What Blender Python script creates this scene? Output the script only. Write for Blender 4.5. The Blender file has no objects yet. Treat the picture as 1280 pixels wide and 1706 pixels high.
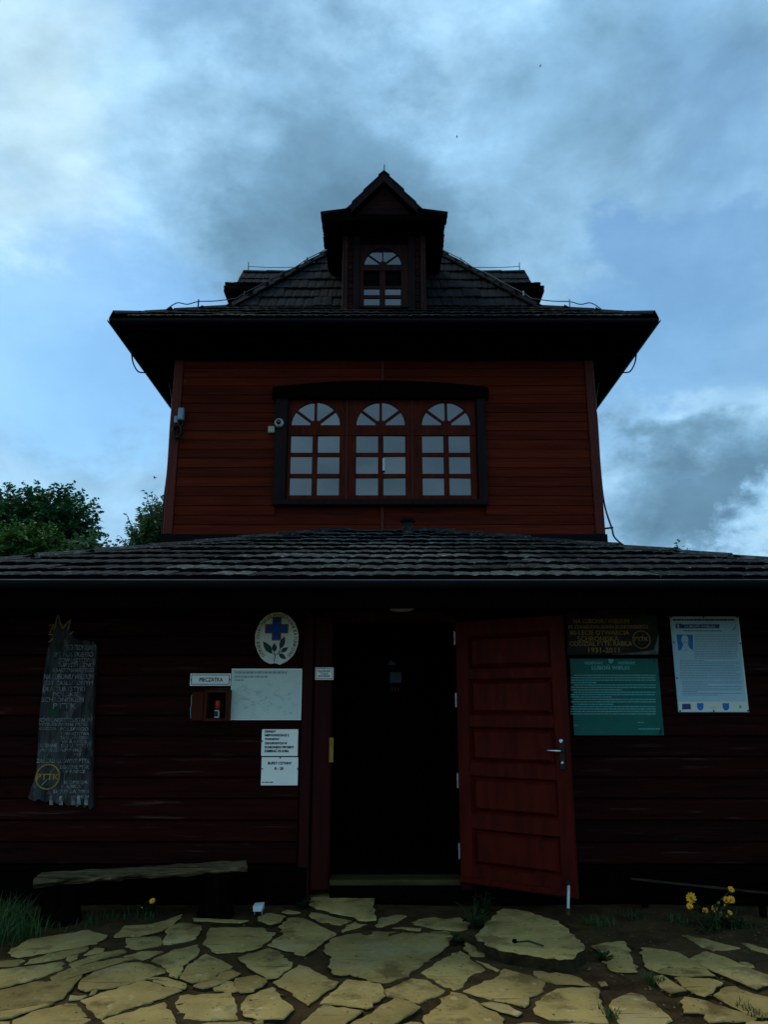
import bpy, math, random
import numpy as np
from mathutils import Vector, Matrix
R = math.radians
random.seed(7)
rng = np.random.default_rng(11)
sc = bpy.context.scene
col = sc.collection

# ------------------------------------------------------------------ camera
CAMZ, PITCH, F = 1.5, R(14.0), 1282.0
cam = bpy.data.cameras.new('camera')
cam.sensor_fit = 'VERTICAL'; cam.sensor_height = 36.0
cam.lens = F / 1706.0 * 36.0
cam.clip_start = 0.05; cam.clip_end = 2000
camo = bpy.data.objects.new('camera', cam); col.objects.link(camo)
camo.location = (0, 0, CAMZ); camo.rotation_euler = (R(90) + PITCH, 0, 0)
sc.camera = camo
CP, SP = math.cos(PITCH), math.sin(PITCH)

def ray(px, py):
    x, y = px - 640.0, 853.0 - py
    return Vector((x, F * CP - y * SP, F * SP + y * CP))
def at(px, py, Y):
    d = ray(px, py); t = Y / d.y
    return Vector((d.x * t, Y, CAMZ + d.z * t))
def gnd(px, py, z=0.0):
    d = ray(px, py); t = (z - CAMZ) / d.z
    return Vector((d.x * t, d.y * t, z))

# ------------------------------------------------------------------ world, sun, exposure
SUN_EL, SUN_AZ = R(52), R(-66)          # azimuth from +Y (behind the hut), negative = left
sdir = Vector((math.sin(SUN_AZ) * math.cos(SUN_EL), math.cos(SUN_AZ) * math.cos(SUN_EL), math.sin(SUN_EL)))
world = bpy.data.worlds.new('World'); sc.world = world; world.use_nodes = True
wt = world.node_tree; wt.nodes.clear()
def wn(t, **k):
    n = wt.nodes.new(t)
    for a, b in k.items(): setattr(n, a, b)
    return n
WL = wt.links.new
wout = wn('ShaderNodeOutputWorld'); wbg = wn('ShaderNodeBackground'); wbg.inputs[1].default_value = 0.15
WL(wbg.outputs[0], wout.inputs[0])
sky = wn('ShaderNodeTexSky', sky_type='NISHITA'); sky.sun_disc = False
sky.sun_elevation = SUN_EL; sky.sun_rotation = SUN_AZ
sky.air_density = 1.2; sky.dust_density = 0.5; sky.ozone_density = 1.0; sky.altitude = 1000
tc = wn('ShaderNodeTexCoord')
sep = wn('ShaderNodeSeparateXYZ'); WL(tc.outputs['Generated'], sep.inputs[0])
def wmath(op, a, b=None, c=None, clamp=False):
    n = wn('ShaderNodeMath', operation=op); n.use_clamp = clamp
    for i, v in enumerate((a, b, c)):
        if v is None: continue
        if isinstance(v, (int, float)): n.inputs[i].default_value = v
        else: WL(v, n.inputs[i])
    return n.outputs[0]
stretch = wn('ShaderNodeVectorMath', operation='MULTIPLY'); WL(tc.outputs['Generated'], stretch.inputs[0]); stretch.inputs[1].default_value = (1, 1, 1.5)
def wnoise(scale, detail, rough, dist, off):
    mp = wn('ShaderNodeVectorMath', operation='ADD'); WL(stretch.outputs[0], mp.inputs[0]); mp.inputs[1].default_value = off
    n = wn('ShaderNodeTexNoise'); n.inputs['Scale'].default_value = scale; n.inputs['Detail'].default_value = detail
    n.inputs['Roughness'].default_value = rough; n.inputs['Distortion'].default_value = dist
    WL(mp.outputs[0], n.inputs['Vector']); return n.outputs['Fac']
wq = wn('ShaderNodeTexNoise'); WL(stretch.outputs[0], wq.inputs['Vector']); wq.inputs['Scale'].default_value = 4.5; wq.inputs['Detail'].default_value = 9; wq.inputs['Roughness'].default_value = .62
wq2 = wn('ShaderNodeVectorMath', operation='SUBTRACT'); WL(wq.outputs['Color'], wq2.inputs[0]); wq2.inputs[1].default_value = (.5, .5, .5)
wq3 = wn('ShaderNodeVectorMath', operation='SCALE'); WL(wq2.outputs[0], wq3.inputs[0]); wq3.inputs['Scale'].default_value = .42
wq4 = wn('ShaderNodeVectorMath', operation='ADD'); WL(wq3.outputs[0], wq4.inputs[0]); WL(tc.outputs['Generated'], wq4.inputs[1])
warp = wn('ShaderNodeVectorMath', operation='NORMALIZE'); WL(wq4.outputs[0], warp.inputs[0])      # ragged outlines for the banks
def blobs(base, lst):
    # where the banks in view stand (direction, angular radius, amount)
    for px, py, rad, w in lst:
        d = ray(px, py).normalized()
        vm = wn('ShaderNodeVectorMath', operation='DOT_PRODUCT'); WL(warp.outputs[0], vm.inputs[0]); vm.inputs[1].default_value = d
        mr = wn('ShaderNodeMapRange', interpolation_type='SMOOTHSTEP'); WL(vm.outputs['Value'], mr.inputs[0])
        mr.inputs[1].default_value = math.cos(R(rad)); mr.inputs[2].default_value = 1.0; mr.inputs[3].default_value = 0.0; mr.inputs[4].default_value = w
        base = wmath('ADD', base, mr.outputs[0])
    return base
SO = (4.31, 1.87, 0.6)
n1 = wnoise(2.2, 12, 0.56, 0.2, SO)
n1b = wnoise(2.2, 12, 0.56, 0.2, (SO[0] + .045, SO[1] - .02, SO[2] - .07))
n2 = wnoise(7.0, 12, 0.64, 0.6, (-2.3, 5.1, 2.0))
n3 = wnoise(1.9, 8, 0.55, 0.4, (7.7, -3.1, 5.0))
dens = wmath('ADD', wmath('MULTIPLY', wmath('SUBTRACT', n1, 0.5), 1.9), wmath('MULTIPLY', wmath('SUBTRACT', n2, 0.5), 0.80))
dens = blobs(dens, [(440, 300, 15, .52), (760, 330, 19, .40), (330, 380, 9, .25), (1230, 150, 18, .34), (300, 60, 10, .10), (1120, 840, 7, .45), (1200, 825, 7.5, .45), (1290, 800, 8, .42), (1050, 855, 6, .3), (600, 400, 12, .16), (950, 60, 9, .12),
                    (60, 200, 15, -.42), (90, 620, 14, -.12), (760, 80, 8, -.16), (1270, 915, 5.0, -1.3), (1270, 670, 7, -.25), (1180, 735, 6, -.2), (960, 270, 7, -.16), (150, 800, 6, .16), (1240, 690, 6, -.1)])
clear = blobs(wmath('MULTIPLY', wmath('SUBTRACT', n3, 0.53), 2.2), [(1090, 620, 12, .75), (980, 520, 7, .3), (60, 560, 13, .55), (240, 640, 9, .4), (700, 260, 20, -.35), (100, 120, 12, -.25), (1200, 840, 11, -.9)])
ramp = wn('ShaderNodeValToRGB')
mr = wn('ShaderNodeMapRange'); WL(dens, mr.inputs[0]); mr.inputs[1].default_value = -0.75; mr.inputs[2].default_value = 1.05
WL(mr.outputs[0], ramp.inputs[0])
e = ramp.color_ramp.elements
e[0].position = 0.0; e[0].color = (0.62, 0.89, 1.05, 1)
e[1].position = 1.0; e[1].color = (0.135, 0.275, 0.41, 1)
k = e.new(0.34); k.color = (0.43, 0.73, 1.0, 1)
k = e.new(0.56); k.color = (0.285, 0.53, 0.77, 1)
k = e.new(0.76); k.color = (0.195, 0.385, 0.565, 1)
rel = wmath('ADD', 1.0, wmath('MULTIPLY', wmath('SUBTRACT', n1b, n1), 1.5))
rel = wmath('MINIMUM', wmath('MAXIMUM', rel, 0.72), 1.4)
rel = wmath('MULTIPLY', rel, 1.0/0.15)
vs = wn('ShaderNodeVectorMath', operation='SCALE'); WL(ramp.outputs[0], vs.inputs[0]); WL(rel, vs.inputs['Scale'])
cover = wn('ShaderNodeMapRange', interpolation_type='SMOOTHSTEP'); WL(clear, cover.inputs[0])
cover.inputs[1].default_value = -0.10; cover.inputs[2].default_value = 0.65; cover.inputs[3].default_value = 1.0; cover.inputs[4].default_value = 0.25
hsv = wn('ShaderNodeVectorMath', operation='MULTIPLY'); WL(sky.outputs[0], hsv.inputs[0]); hsv.inputs[1].default_value = (.85, 1.15, 1.2)
wm = wn('ShaderNodeMixRGB'); WL(cover.outputs[0], wm.inputs[0]); WL(hsv.outputs[0], wm.inputs[1]); WL(vs.outputs[0], wm.inputs[2])
WL(wm.outputs[0], wbg.inputs[0])

sl = bpy.data.lights.new('sun', 'SUN'); sl.energy = 1.5; sl.angle = R(16); sl.color = (1.0, 0.9, 0.74)
so = bpy.data.objects.new('sun', sl); col.objects.link(so); so.location = (-20, 10, 30)
so.rotation_euler = (-sdir).to_track_quat('-Z', 'Y').to_euler()
vsn = sc.view_settings
vsn.view_transform = 'Standard'; vsn.look = 'None'; vsn.exposure = 0.0; vsn.gamma = 1.0; vsn.use_curve_mapping = False

# ------------------------------------------------------------------ materials
M = {}
def mat(name, c1, c2=None, rough=0.7, scale=(6, 6, 6), detail=6, bump=0.0, bscale=None, spec=0.18, ior=1.5, metal=0.0,
        spots=None, rand=0.0, lo=0.35, hi=0.65, coords='Object', coat=0.0):
    m = bpy.data.materials.new(name); m.use_nodes = True; M[name] = m
    nt = m.node_tree; N = nt.nodes; L = nt.links.new
    b = N['Principled BSDF']
    b.inputs['Roughness'].default_value = rough; b.inputs['IOR'].default_value = ior
    b.inputs['Specular IOR Level'].default_value = spec; b.inputs['Metallic'].default_value = metal
    b.inputs['Coat Weight'].default_value = coat
    t = N.new('ShaderNodeTexCoord'); oi = N.new('ShaderNodeObjectInfo')
    off = N.new('ShaderNodeVectorMath'); off.operation = 'SCALE'; off.inputs[0].default_value = (31.7, 17.3, 47.1)
    L(oi.outputs['Random'], off.inputs['Scale'])
    ad = N.new('ShaderNodeVectorMath'); ad.operation = 'ADD'; L(t.outputs[coords], ad.inputs[0]); L(off.outputs[0], ad.inputs[1])
    def noise(sv, det):
        mp = N.new('ShaderNodeVectorMath'); mp.operation = 'MULTIPLY'; L(ad.outputs[0], mp.inputs[0]); mp.inputs[1].default_value = sv
        n = N.new('ShaderNodeTexNoise'); n.inputs['Scale'].default_value = 1.0; n.inputs['Detail'].default_value = det
        n.inputs['Roughness'].default_value = 0.6
        L(mp.outputs[0], n.inputs['Vector']); return n.outputs['Fac']
    c2 = c2 or c1
    f = noise(scale, detail)
    mr = N.new('ShaderNodeMapRange'); L(f, mr.inputs[0]); mr.inputs[1].default_value = lo; mr.inputs[2].default_value = hi
    mx = N.new('ShaderNodeMixRGB'); L(mr.outputs[0], mx.inputs[0]); mx.inputs[1].default_value = (*c1, 1); mx.inputs[2].default_value = (*c2, 1)
    out = mx.outputs[0]
    if spots:
        for (c3, sv, t0, t1, amt) in spots:
            f2 = noise(sv, 7)
            m2 = N.new('ShaderNodeMapRange'); L(f2, m2.inputs[0]); m2.inputs[1].default_value = t0; m2.inputs[2].default_value = t1; m2.inputs[4].default_value = amt
            x2 = N.new('ShaderNodeMixRGB'); L(m2.outputs[0], x2.inputs[0]); L(out, x2.inputs[1]); x2.inputs[2].default_value = (*c3, 1)
            out = x2.outputs[0]
    if rand:
        hs = N.new('ShaderNodeHueSaturation')
        rm = N.new('ShaderNodeMapRange'); L(oi.outputs['Random'], rm.inputs[0]); rm.inputs[3].default_value = 1 - rand; rm.inputs[4].default_value = 1 + rand
        L(rm.outputs[0], hs.inputs['Value']); L(out, hs.inputs['Color']); out = hs.outputs[0]
    L(out, b.inputs['Base Color'])
    if bump:
        fb = noise(bscale or scale, 8)
        bp = N.new('ShaderNodeBump'); bp.inputs['Strength'].default_value = bump; bp.inputs['Distance'].default_value = 0.02
        L(fb, bp.inputs['Height']); L(bp.outputs[0], b.inputs['Normal'])
    return m

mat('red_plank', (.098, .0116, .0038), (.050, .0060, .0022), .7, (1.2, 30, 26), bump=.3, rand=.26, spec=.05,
    spots=[((.016, .002, .0014), (4.5, 30, 13), .68, .75, .9), ((.125, .020, .011), (.9, 14, 12), .58, .76, .4), ((.17, .11, .09), (7, 30, 30), .72, .75, .7)])
mat('red_post', (.095, .0130, .0065), (.052, .0066, .0036), .6, (26, 26, 1.2), bump=.25, rand=.12, spec=.14)
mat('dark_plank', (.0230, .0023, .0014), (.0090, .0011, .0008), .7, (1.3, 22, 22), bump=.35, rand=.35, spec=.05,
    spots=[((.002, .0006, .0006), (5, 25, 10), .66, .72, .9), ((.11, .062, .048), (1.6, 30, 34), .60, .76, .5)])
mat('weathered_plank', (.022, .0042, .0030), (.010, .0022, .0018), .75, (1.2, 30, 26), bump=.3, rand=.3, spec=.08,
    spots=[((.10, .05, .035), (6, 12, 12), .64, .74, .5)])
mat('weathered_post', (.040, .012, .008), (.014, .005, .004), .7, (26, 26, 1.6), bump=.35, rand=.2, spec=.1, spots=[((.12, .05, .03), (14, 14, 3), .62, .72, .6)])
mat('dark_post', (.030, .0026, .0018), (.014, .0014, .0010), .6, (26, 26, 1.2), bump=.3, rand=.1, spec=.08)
mat('door_paint', (.078, .0066, .0028), (.042, .0038, .0017), .5, (14, 14, 2.5), bump=.25, spec=.06, rand=.05,
    spots=[((.008, .002, .0015), (9, 9, 9), .72, .76, .6)])
mat('window_red', (.078, .0105, .0032), (.040, .0056, .0020), .6, (14, 14, 3), bump=.2, spec=.06)
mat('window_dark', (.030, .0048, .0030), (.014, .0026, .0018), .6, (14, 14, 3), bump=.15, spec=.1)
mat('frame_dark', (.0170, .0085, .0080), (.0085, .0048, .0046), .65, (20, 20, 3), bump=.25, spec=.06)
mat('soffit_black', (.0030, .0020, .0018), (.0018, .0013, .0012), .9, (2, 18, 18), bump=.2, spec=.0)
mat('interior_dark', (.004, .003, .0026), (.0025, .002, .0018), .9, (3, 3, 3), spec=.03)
mat('flashing', (.0042, .0044, .0048), (.0025, .0026, .003), .7, (5, 5, 5), bump=.1, spec=.06)
TILE_SP = [((.14, .16, .145), (26, 26, 26), .59, .68, .75), ((.075, .09, .082), (5, 5, 5), .55, .68, .6), ((.012, .018, .009), (5, 5, 5), .60, .72, .6)]
mat('tile_lower', (.0145, .0165, .0168), (.0070, .0080, .0085), .85, (14, 14, 14), bump=.7, bscale=(40, 40, 40), rand=.45, spec=.08, spots=TILE_SP)
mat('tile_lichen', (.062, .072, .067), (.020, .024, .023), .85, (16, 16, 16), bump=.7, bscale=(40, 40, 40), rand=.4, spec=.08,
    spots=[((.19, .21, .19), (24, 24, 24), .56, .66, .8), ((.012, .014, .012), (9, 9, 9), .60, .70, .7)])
mat('tile_edge', (.0030, .0034, .0030), (.0018, .002, .0018), .9, (14, 14, 14), bump=.8, bscale=(60, 60, 60), spec=.0,  # near-black tile fronts: the shade between courses is put into the colour
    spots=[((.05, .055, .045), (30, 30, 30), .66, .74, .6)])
mat('tile_upper', (.0110, .0125, .0140), (.0058, .0066, .0074), .85, (12, 12, 12), bump=.4, bscale=(40, 40, 40), rand=.35, spec=.05,
    spots=[((.032, .037, .036), (10, 10, 10), .64, .76, .6)])
mat('tile_eave', (.016, .018, .017), (.009, .010, .010), .8, (12, 12, 12), bump=.8, bscale=(50, 50, 50), rand=.3, spec=.12,
    spots=[((.16, .165, .145), (26, 26, 26), .60, .70, .9), ((.02, .03, .01), (10, 10, 10), .58, .7, .7)])
mat('gutter_metal', (.006, .006, .007), (.004, .004, .005), .5, (6, 6, 6), spec=.1)
mat('gutter_lip', (.10, .10, .105), (.05, .05, .055), .4, (3, 3, 3), metal=.5)
mat('wire', (.05, .05, .055), None, .5, metal=.6)
mat('black_cable', (.012, .012, .013), None, .6)
mat('galv', (.35, .36, .37), (.25, .26, .27), .4, (20, 20, 20), metal=.8)
mat('brass', (.28, .17, .03), (.16, .10, .02), .45, (20, 20, 20), metal=.6)
mat('steel', (.6, .6, .6), None, .25, metal=1.0)
mat('black_plastic', (.012, .012, .012), None, .45)
mat('white_plastic', (0.465, 0.495, 0.48), (0.39, 0.42, 0.405), .4, (8, 8, 8))
mat('cream_plastic', (0.35, 0.364, 0.28), (0.294, 0.308, 0.238), .5, (8, 8, 8))
mat('grey_box', (.22, .29, .33), (.16, .21, .25), .5, (10, 10, 10))
mat('glass_lens', (.01, .01, .012), None, .08, spec=.5)
g = mat('window_glass', (.016, .020, .024), (.010, .013, .016), .03, (3, 3, 3), ior=2.05, spec=.5, bump=.045, bscale=(2.0, 2.0, 3.2), rand=.1)
mat('paper_white', (0.848, 0.838, 0.758), (0.781, 0.781, 0.714), .55, (5, 5, 5), spots=[((0.558, 0.625, 0.670), (3, 3, 3), .58, .72, .5)])
mat('paper_edge', (0.850, 0.850, 0.830), None, .6)
mat('map_paper', (0.573, 0.660, 0.573), (0.506, 0.605, 0.550), .5, (3, 3, 3), spots=[((0.463, 0.550, 0.506), (14, 14, 40), .58, .68, .6)])
mat('map_print', (.24, .29, .30), (.30, .35, .35), .6, (30, 30, 30))
mat('ink', (.015, .018, .022), None, .6)
mat('oval_white', (.68, .69, .60), (.58, .60, .54), .55, (8, 8, 8), spots=[((.36, .36, .30), (22, 22, 22), .62, .72, .5)])
mat('oval_gold', (.22, .115, .006), (.12, .06, .004), .5, (25, 25, 25), spec=.1)
mat('cross_blue', (.006, .065, .36), (.004, .04, .24), .5, (10, 10, 10), spec=.2)
mat('leaf_paint', (.012, .055, .035), (.008, .035, .025), .5, (30, 30, 30))
mat('green_board', (.004, .115, .090), (.003, .088, .068), .5, (4, 4, 4), spec=.2, spots=[((.003, .05, .04), (3, 3, 3), .56, .70, .7)])
mat('green_text', (0.146, 0.419, 0.400), (0.091, 0.309, 0.300), .5, (60, 60, 60))
mat('poster_paper', (0.391, 0.566, 0.630), (0.326, 0.501, 0.588), .3, (4, 4, 4))
mat('poster_band', (0.625, 0.665, 0.564), None, .4)
mat('poster_text', (.12, .22, .28), (.16, .28, .34), .5, (60, 60, 60))
mat('poster_navy', (.035, .05, .17), None, .4)
mat('poster_blue', (.012, .12, .42), (.02, .18, .50), .4, (40, 40, 40))
mat('plaque_wood', (.058, .056, .052), (.016, .015, .014), .9, (24, 24, 2.5), bump=.9, spec=.03, spots=[((.040, .052, .056), (4, 4, 3), .56, .68, .7), ((.012, .026, .012), (6, 6, 6), .6, .7, .7), ((.12, .12, .112), (20, 20, 9), .56, .66, .6), ((.006, .006, .005), (26, 26, 4), .60, .66, .8)])
mat('plaque_letter', (.25, .25, .245), (.06, .065, .065), .8, (26, 26, 26), spec=.04, lo=.38, hi=.62)
mat('plaque_gold', (.34, .20, .03), (.20, .11, .02), .5, (22, 22, 22))
mat('plaque_green', (.012, .05, .02), (.008, .03, .015), .6, (22, 22, 22))
mat('dark_wood', (.020, .014, .009), (.010, .007, .005), .6, (3, 20, 18), bump=.5, spots=[((.02, .028, .012), (5, 5, 5), .56, .66, .8)])
mat('bark_grey', (.16, .16, .15), (.06, .06, .055), .8, (12, 12, 12), bump=.8)
mat('bench_wood', (.155, .115, .056), (.030, .022, .012), .9, (2.0, 20, 34), bump=.9, bscale=(3, 40, 50), spec=.04, spots=[((.34, .15, .025), (5, 9, 9), .64, .70, .9), ((.006, .005, .003), (4, 25, 25), .54, .64, .9)])
mat('stump_wood', (.0035, .0028, .0018), (.0015, .0012, .001), .95, (22, 22, 3), bump=.9, spec=.0)
mat('stamp_red', (.42, .022, .012), None, .35)
mat('box_wood', (.075, .015, .005), (.040, .008, .003), .6, (20, 20, 3), bump=.3, spec=.06)
mat('soil', (.070, .042, .018), (.028, .017, .008), .95, (5, 5, 5), detail=10, bump=.9, bscale=(26, 26, 26), spec=.03,
    spots=[((.12, .09, .05), (60, 60, 60), .64, .70, .7), ((.02, .03, .008), (4, 4, 4), .6, .7, .6)])
mat('stone', (.350, .244, .084), (.195, .132, .043), .9, (1.9, 1.9, 1.9), detail=12, bump=.7, bscale=(16, 16, 16), spec=.04, rand=.22,
    spots=[((.105, .068, .025), (3.6, 3.6, 3.6), .54, .64, .8), ((.04, .027, .012), (30, 30, 30), .635, .67, .9), ((.28, .225, .115), (1.4, 1.4, 1.4), .54, .66, .75), ((.12, .12, .04), (6, 6, 6), .60, .69, .7), ((.40, .31, .15), (14, 14, 14), .60, .68, .6), ((.07, .046, .02), (2.0, 34, 14), .63, .67, .75)])
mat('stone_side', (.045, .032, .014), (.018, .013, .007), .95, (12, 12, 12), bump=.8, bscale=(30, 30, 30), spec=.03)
mat('pebble', (.12, .09, .05), (.05, .036, .02), .9, (40, 40, 40), spec=.05)
mat('far_grass', (.045, .075, .02), (.03, .05, .014), .95, (.8, .8, .8), detail=10, bump=.5, spec=.1)
mat('threshold', (.06, .044, .016), (.035, .026, .010), .7, (3, 20, 20), bump=.3, spec=.05)
mat('plank_pale', (.045, .032, .022), (.018, .013, .009), .8, (2, 20, 20), bump=.4, spec=.05)
mat('petal', (.80, .40, .015), (.70, .26, .01), .55, (30, 30, 30), rand=.1)
mat('petal_eye', (.35, .10, .01), None, .7)
mat('stem_green', (.022, .045, .010), None, .7, spec=.1)
mat('bark', (.07, .06, .045), (.04, .034, .026), .9, (8, 8, 2), bump=.6)
mat('bird', (.02, .02, .022), None, .7)
mat('pane_paper', (0.15, 0.288, 0.312), (0.108, 0.216, 0.24), .5, (10, 10, 10))
def leafmat(name, c1, c2):
    m = mat(name, c1, c2, .55, (2.5, 2.5, 2.5), detail=3, spec=.35, lo=.3, hi=.7)
    nt = m.node_tree; N = nt.nodes; L = nt.links.new
    b = N['Principled BSDF']; o = N['Material Output']
    tr = N.new('ShaderNodeBsdfTranslucent'); ms = N.new('ShaderNodeMixShader'); ms.inputs[0].default_value = .3
    src = b.inputs['Base Color'].links[0].from_socket
    L(src, tr.inputs[0]); L(b.outputs[0], ms.inputs[1]); L(tr.outputs[0], ms.inputs[2]); L(ms.outputs[0], o.inputs[0])
leafmat('leaf_beech', (.028, .125, .026), (.010, .048, .017))
leafmat('leaf_lime', (.058, .155, .016), (.028, .085, .014))
leafmat('leaf_shrub', (.065, .15, .045), (.032, .08, .03))
leafmat('grass_blade', (.028, .088, .012), (.012, .042, .007))
leafmat('weed_leaf', (.012, .035, .009), (.006, .018, .006))

# ------------------------------------------------------------------ geometry helpers
W = {}      # world position of each object's origin (no object that parents others is rotated)
def tag(o, label=None, cat=None, group=None, kind=None):
    if label: o['label'] = label
    if cat: o['category'] = cat
    if group: o['group'] = group
    if kind: o['kind'] = kind
    return o
def empty(name, loc, parent=None):
    o = bpy.data.objects.new(name, None); col.objects.link(o); o.empty_display_size = .2
    W[o] = Vector(loc)
    if parent: o.parent = parent; o.location = W[o] - W[parent]
    else: o.location = loc
    return o
def link(o, parent, pos):
    col.objects.link(o); W[o] = Vector(pos)
    if parent is not None:
        o.parent = parent; o.location = W[o] - W[parent]
    else: o.location = pos
    return o

def spline(pts, k=6):
    pts = [Vector(p) for p in pts]; out = []
    for i in range(len(pts)-1):
        p0, p1, p2, p3 = pts[max(i-1, 0)], pts[i], pts[i+1], pts[min(i+2, len(pts)-1)]
        for q in range(k):
            t = q/k; out.append(.5*((2*p1) + (p2-p0)*t + (2*p0-5*p1+4*p2-p3)*t*t + (3*p1-p0-3*p2+p3)*t**3))
    return out + [pts[-1]]

class MB:
    def __init__(s): s.v = []; s.f = []; s.mi = []; s.cur = 0
    def add(s, vs, fs):
        n = len(s.v); s.v += [tuple(p) for p in vs]; s.f += [tuple(i + n for i in f) for f in fs]; s.mi += [s.cur] * len(fs); return s
    def box(s, x0, x1, y0, y1, z0, z1):
        return s.add([(x0,y0,z0),(x1,y0,z0),(x1,y1,z0),(x0,y1,z0),(x0,y0,z1),(x1,y0,z1),(x1,y1,z1),(x0,y1,z1)],
                     [(3,2,1,0),(4,5,6,7),(0,1,5,4),(1,2,6,5),(2,3,7,6),(3,0,4,7)])
    def cbox(s, x0, x1, y0, y1, z0, z1, c=.006):
        # box whose front (low y) face has chamfered edges
        o = [(x0, z0), (x1, z0), (x1, z1), (x0, z1)]
        i = [(x0+c, z0+c), (x1-c, z0+c), (x1-c, z1-c), (x0+c, z1-c)]
        v = [(a, y1, b) for a, b in o] + [(a, y0+c, b) for a, b in o] + [(a, y0, b) for a, b in i]
        f = [(3,2,1,0)]
        f = [(0,1,2,3)]
        for k in range(4):
            n = (k + 1) % 4
            f += [(k, n, 4+n, 4+k)[::-1], (4+k, 4+n, 8+n, 8+k)[::-1]]
        f += [(8, 9, 10, 11)]
        return s.add(v, f)
    def prism(s, poly, y0, y1):
        # poly in (x,z), front at y0
        n = len(poly)
        v = [(p[0], y0, p[1]) for p in poly] + [(p[0], y1, p[1]) for p in poly]
        return s.add(v, [tuple(range(n)), tuple(range(2*n-1, n-1, -1))] + [(i, i+n, (i+1)%n+n, (i+1)%n) for i in range(n)])
    def tube(s, pts, r, n=6, caps=True):
        pts = [Vector(p) for p in pts]; rs = r if isinstance(r, (list, tuple)) else [r]*len(pts)
        v = []; f = []
        for i, p in enumerate(pts):
            t = (pts[min(i+1, len(pts)-1)] - pts[max(i-1, 0)]).normalized()
            a = t.cross(Vector((0,0,1)) if abs(t.z) < .9 else Vector((1,0,0))).normalized(); b = t.cross(a)
            for k in range(n):
                q = 2*math.pi*k/n; v.append(p + (a*math.cos(q) + b*math.sin(q))*rs[i])
        for i in range(len(pts)-1):
            for k in range(n):
                f.append((i*n+k, i*n+(k+1)%n, (i+1)*n+(k+1)%n, (i+1)*n+k))
        if caps: f += [tuple(range(n))[::-1], tuple(range((len(pts)-1)*n, len(pts)*n))]
        return s.add(v, f)
    def lathe(s, c, prof, n=16):
        c = Vector(c); v = []; f = []
        for r, z in prof:
            for k in range(n):
                q = 2*math.pi*k/n; v.append((c.x + r*math.cos(q), c.y + r*math.sin(q), c.z + z))
        m = len(prof)
        for i in range(m-1):
            for k in range(n): f.append((i*n+k, i*n+(k+1)%n, (i+1)*n+(k+1)%n, (i+1)*n+k))
        f += [tuple(range(n))[::-1], tuple(range((m-1)*n, m*n))]
        return s.add(v, f)
    def stroke(s, pts, w, y0, y1):
        for (a, b) in zip(pts[:-1], pts[1:]):
            a = Vector(a); b = Vector(b); d = (b - a)
            if d.length < 1e-6: continue
            n = Vector((-d.y, d.x)).normalized()*w/2
            s.prism([a-n, b-n, b+n, a+n], y0, y1)
        return s
    def build(s, name, m, parent=None, xf=None, smooth=False, origin=None):
        vs = [Vector(p) for p in s.v]
        if xf is not None: vs = [xf @ p for p in vs]
        if origin is None:
            lo = Vector([min(p[i] for p in vs) for i in range(3)]); hi = Vector([max(p[i] for p in vs) for i in range(3)])
            origin = (lo + hi)/2
        origin = Vector(origin)
        me = bpy.data.meshes.new(name); me.from_pydata([p - origin for p in vs], [], s.f)
        for k in (m if isinstance(m, (list, tuple)) else [m]): me.materials.append(M[k])
        if isinstance(m, (list, tuple)): me.polygons.foreach_set('material_index', s.mi)
        if smooth: me.polygons.foreach_set('use_smooth', [True]*len(me.polygons))
        me.update()
        return link(bpy.data.objects.new(name, me), parent, origin)

_tc = {}
def text_geo(s):
    if s in _tc: return _tc[s]
    cu = bpy.data.curves.new('t', 'FONT'); cu.body = s; cu.size = 1.0; cu.resolution_u = 2
    o = bpy.data.objects.new('t', cu); col.objects.link(o)
    bpy.context.view_layer.update()
    me = bpy.data.meshes.new_from_object(o.evaluated_get(bpy.context.evaluated_depsgraph_get()))
    v = [(p.co.x, p.co.y) for p in me.vertices]; f = [tuple(q.vertices) for q in me.polygons]
    bpy.data.objects.remove(o); bpy.data.curves.remove(cu); bpy.data.meshes.remove(me)
    _tc[s] = (v, f); return _tc[s]
CAP = None
def text(mb, s, x0, x1, zb, h, y, bold=0.0, shear=0.0):
    """letters between x0 and x1, baseline zb, capital height h, standing on the plane y"""
    global CAP
    if CAP is None: CAP = max(p[1] for p in text_geo('H')[0])
    v, f = text_geo(s)
    if not v: return
    lo = min(p[0] for p in v); hi = max(p[0] for p in v)
    sx = (x1 - x0)/(hi - lo); sz = h/CAP
    reps = [(0, 0)] if not bold else [(-bold, 0), (bold, 0), (0, bold), (0, -bold)]
    for i, (ox, oz) in enumerate(reps):
        mb.add([(x0 + (p[0]-lo)*sx + shear*p[1]*sz + ox, y - i*.0001, zb + p[1]*sz + oz) for p in v], f)
def px_text(mb, s, l, r, top, bot, Y, bold=0.0):
    """letters in the photograph's box, on the wall plane Y"""
    a = at(l, bot, Y); b = at(r, bot, Y); t = at(l, top, Y)
    text(mb, s, a.x, b.x, a.z, t.z - a.z, Y, bold)
def wordlines(mb, l, r, top, bot, n, Y, fill=.55, indents=(), short={}):
    for i in range(n):
        y0 = top + (bot-top)*i/n; y1 = y0 + (bot-top)/n*fill
        x = l + (6 if i in indents else 0); end = l + (r-l)*short.get(i, 1.0)
        while x < end - 1:
            w = min(random.uniform(2.0, 8.0), end - x)
            a = at(x, y1, Y); b = at(x+w, y0, Y)
            n0 = len(mb.v)
            mb.add([(a.x, Y, a.z), (b.x, Y, a.z), (b.x, Y, b.z), (a.x, Y, b.z)], [(0,1,2,3)])
            x += w + .9
def pxrect(l, t, r, b, Y):
    a = at(l, t, Y); c = at(l, b, Y); return a.x, at(r, t, Y).x, c.z, a.z      # x0,x1,z0,z1

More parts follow.
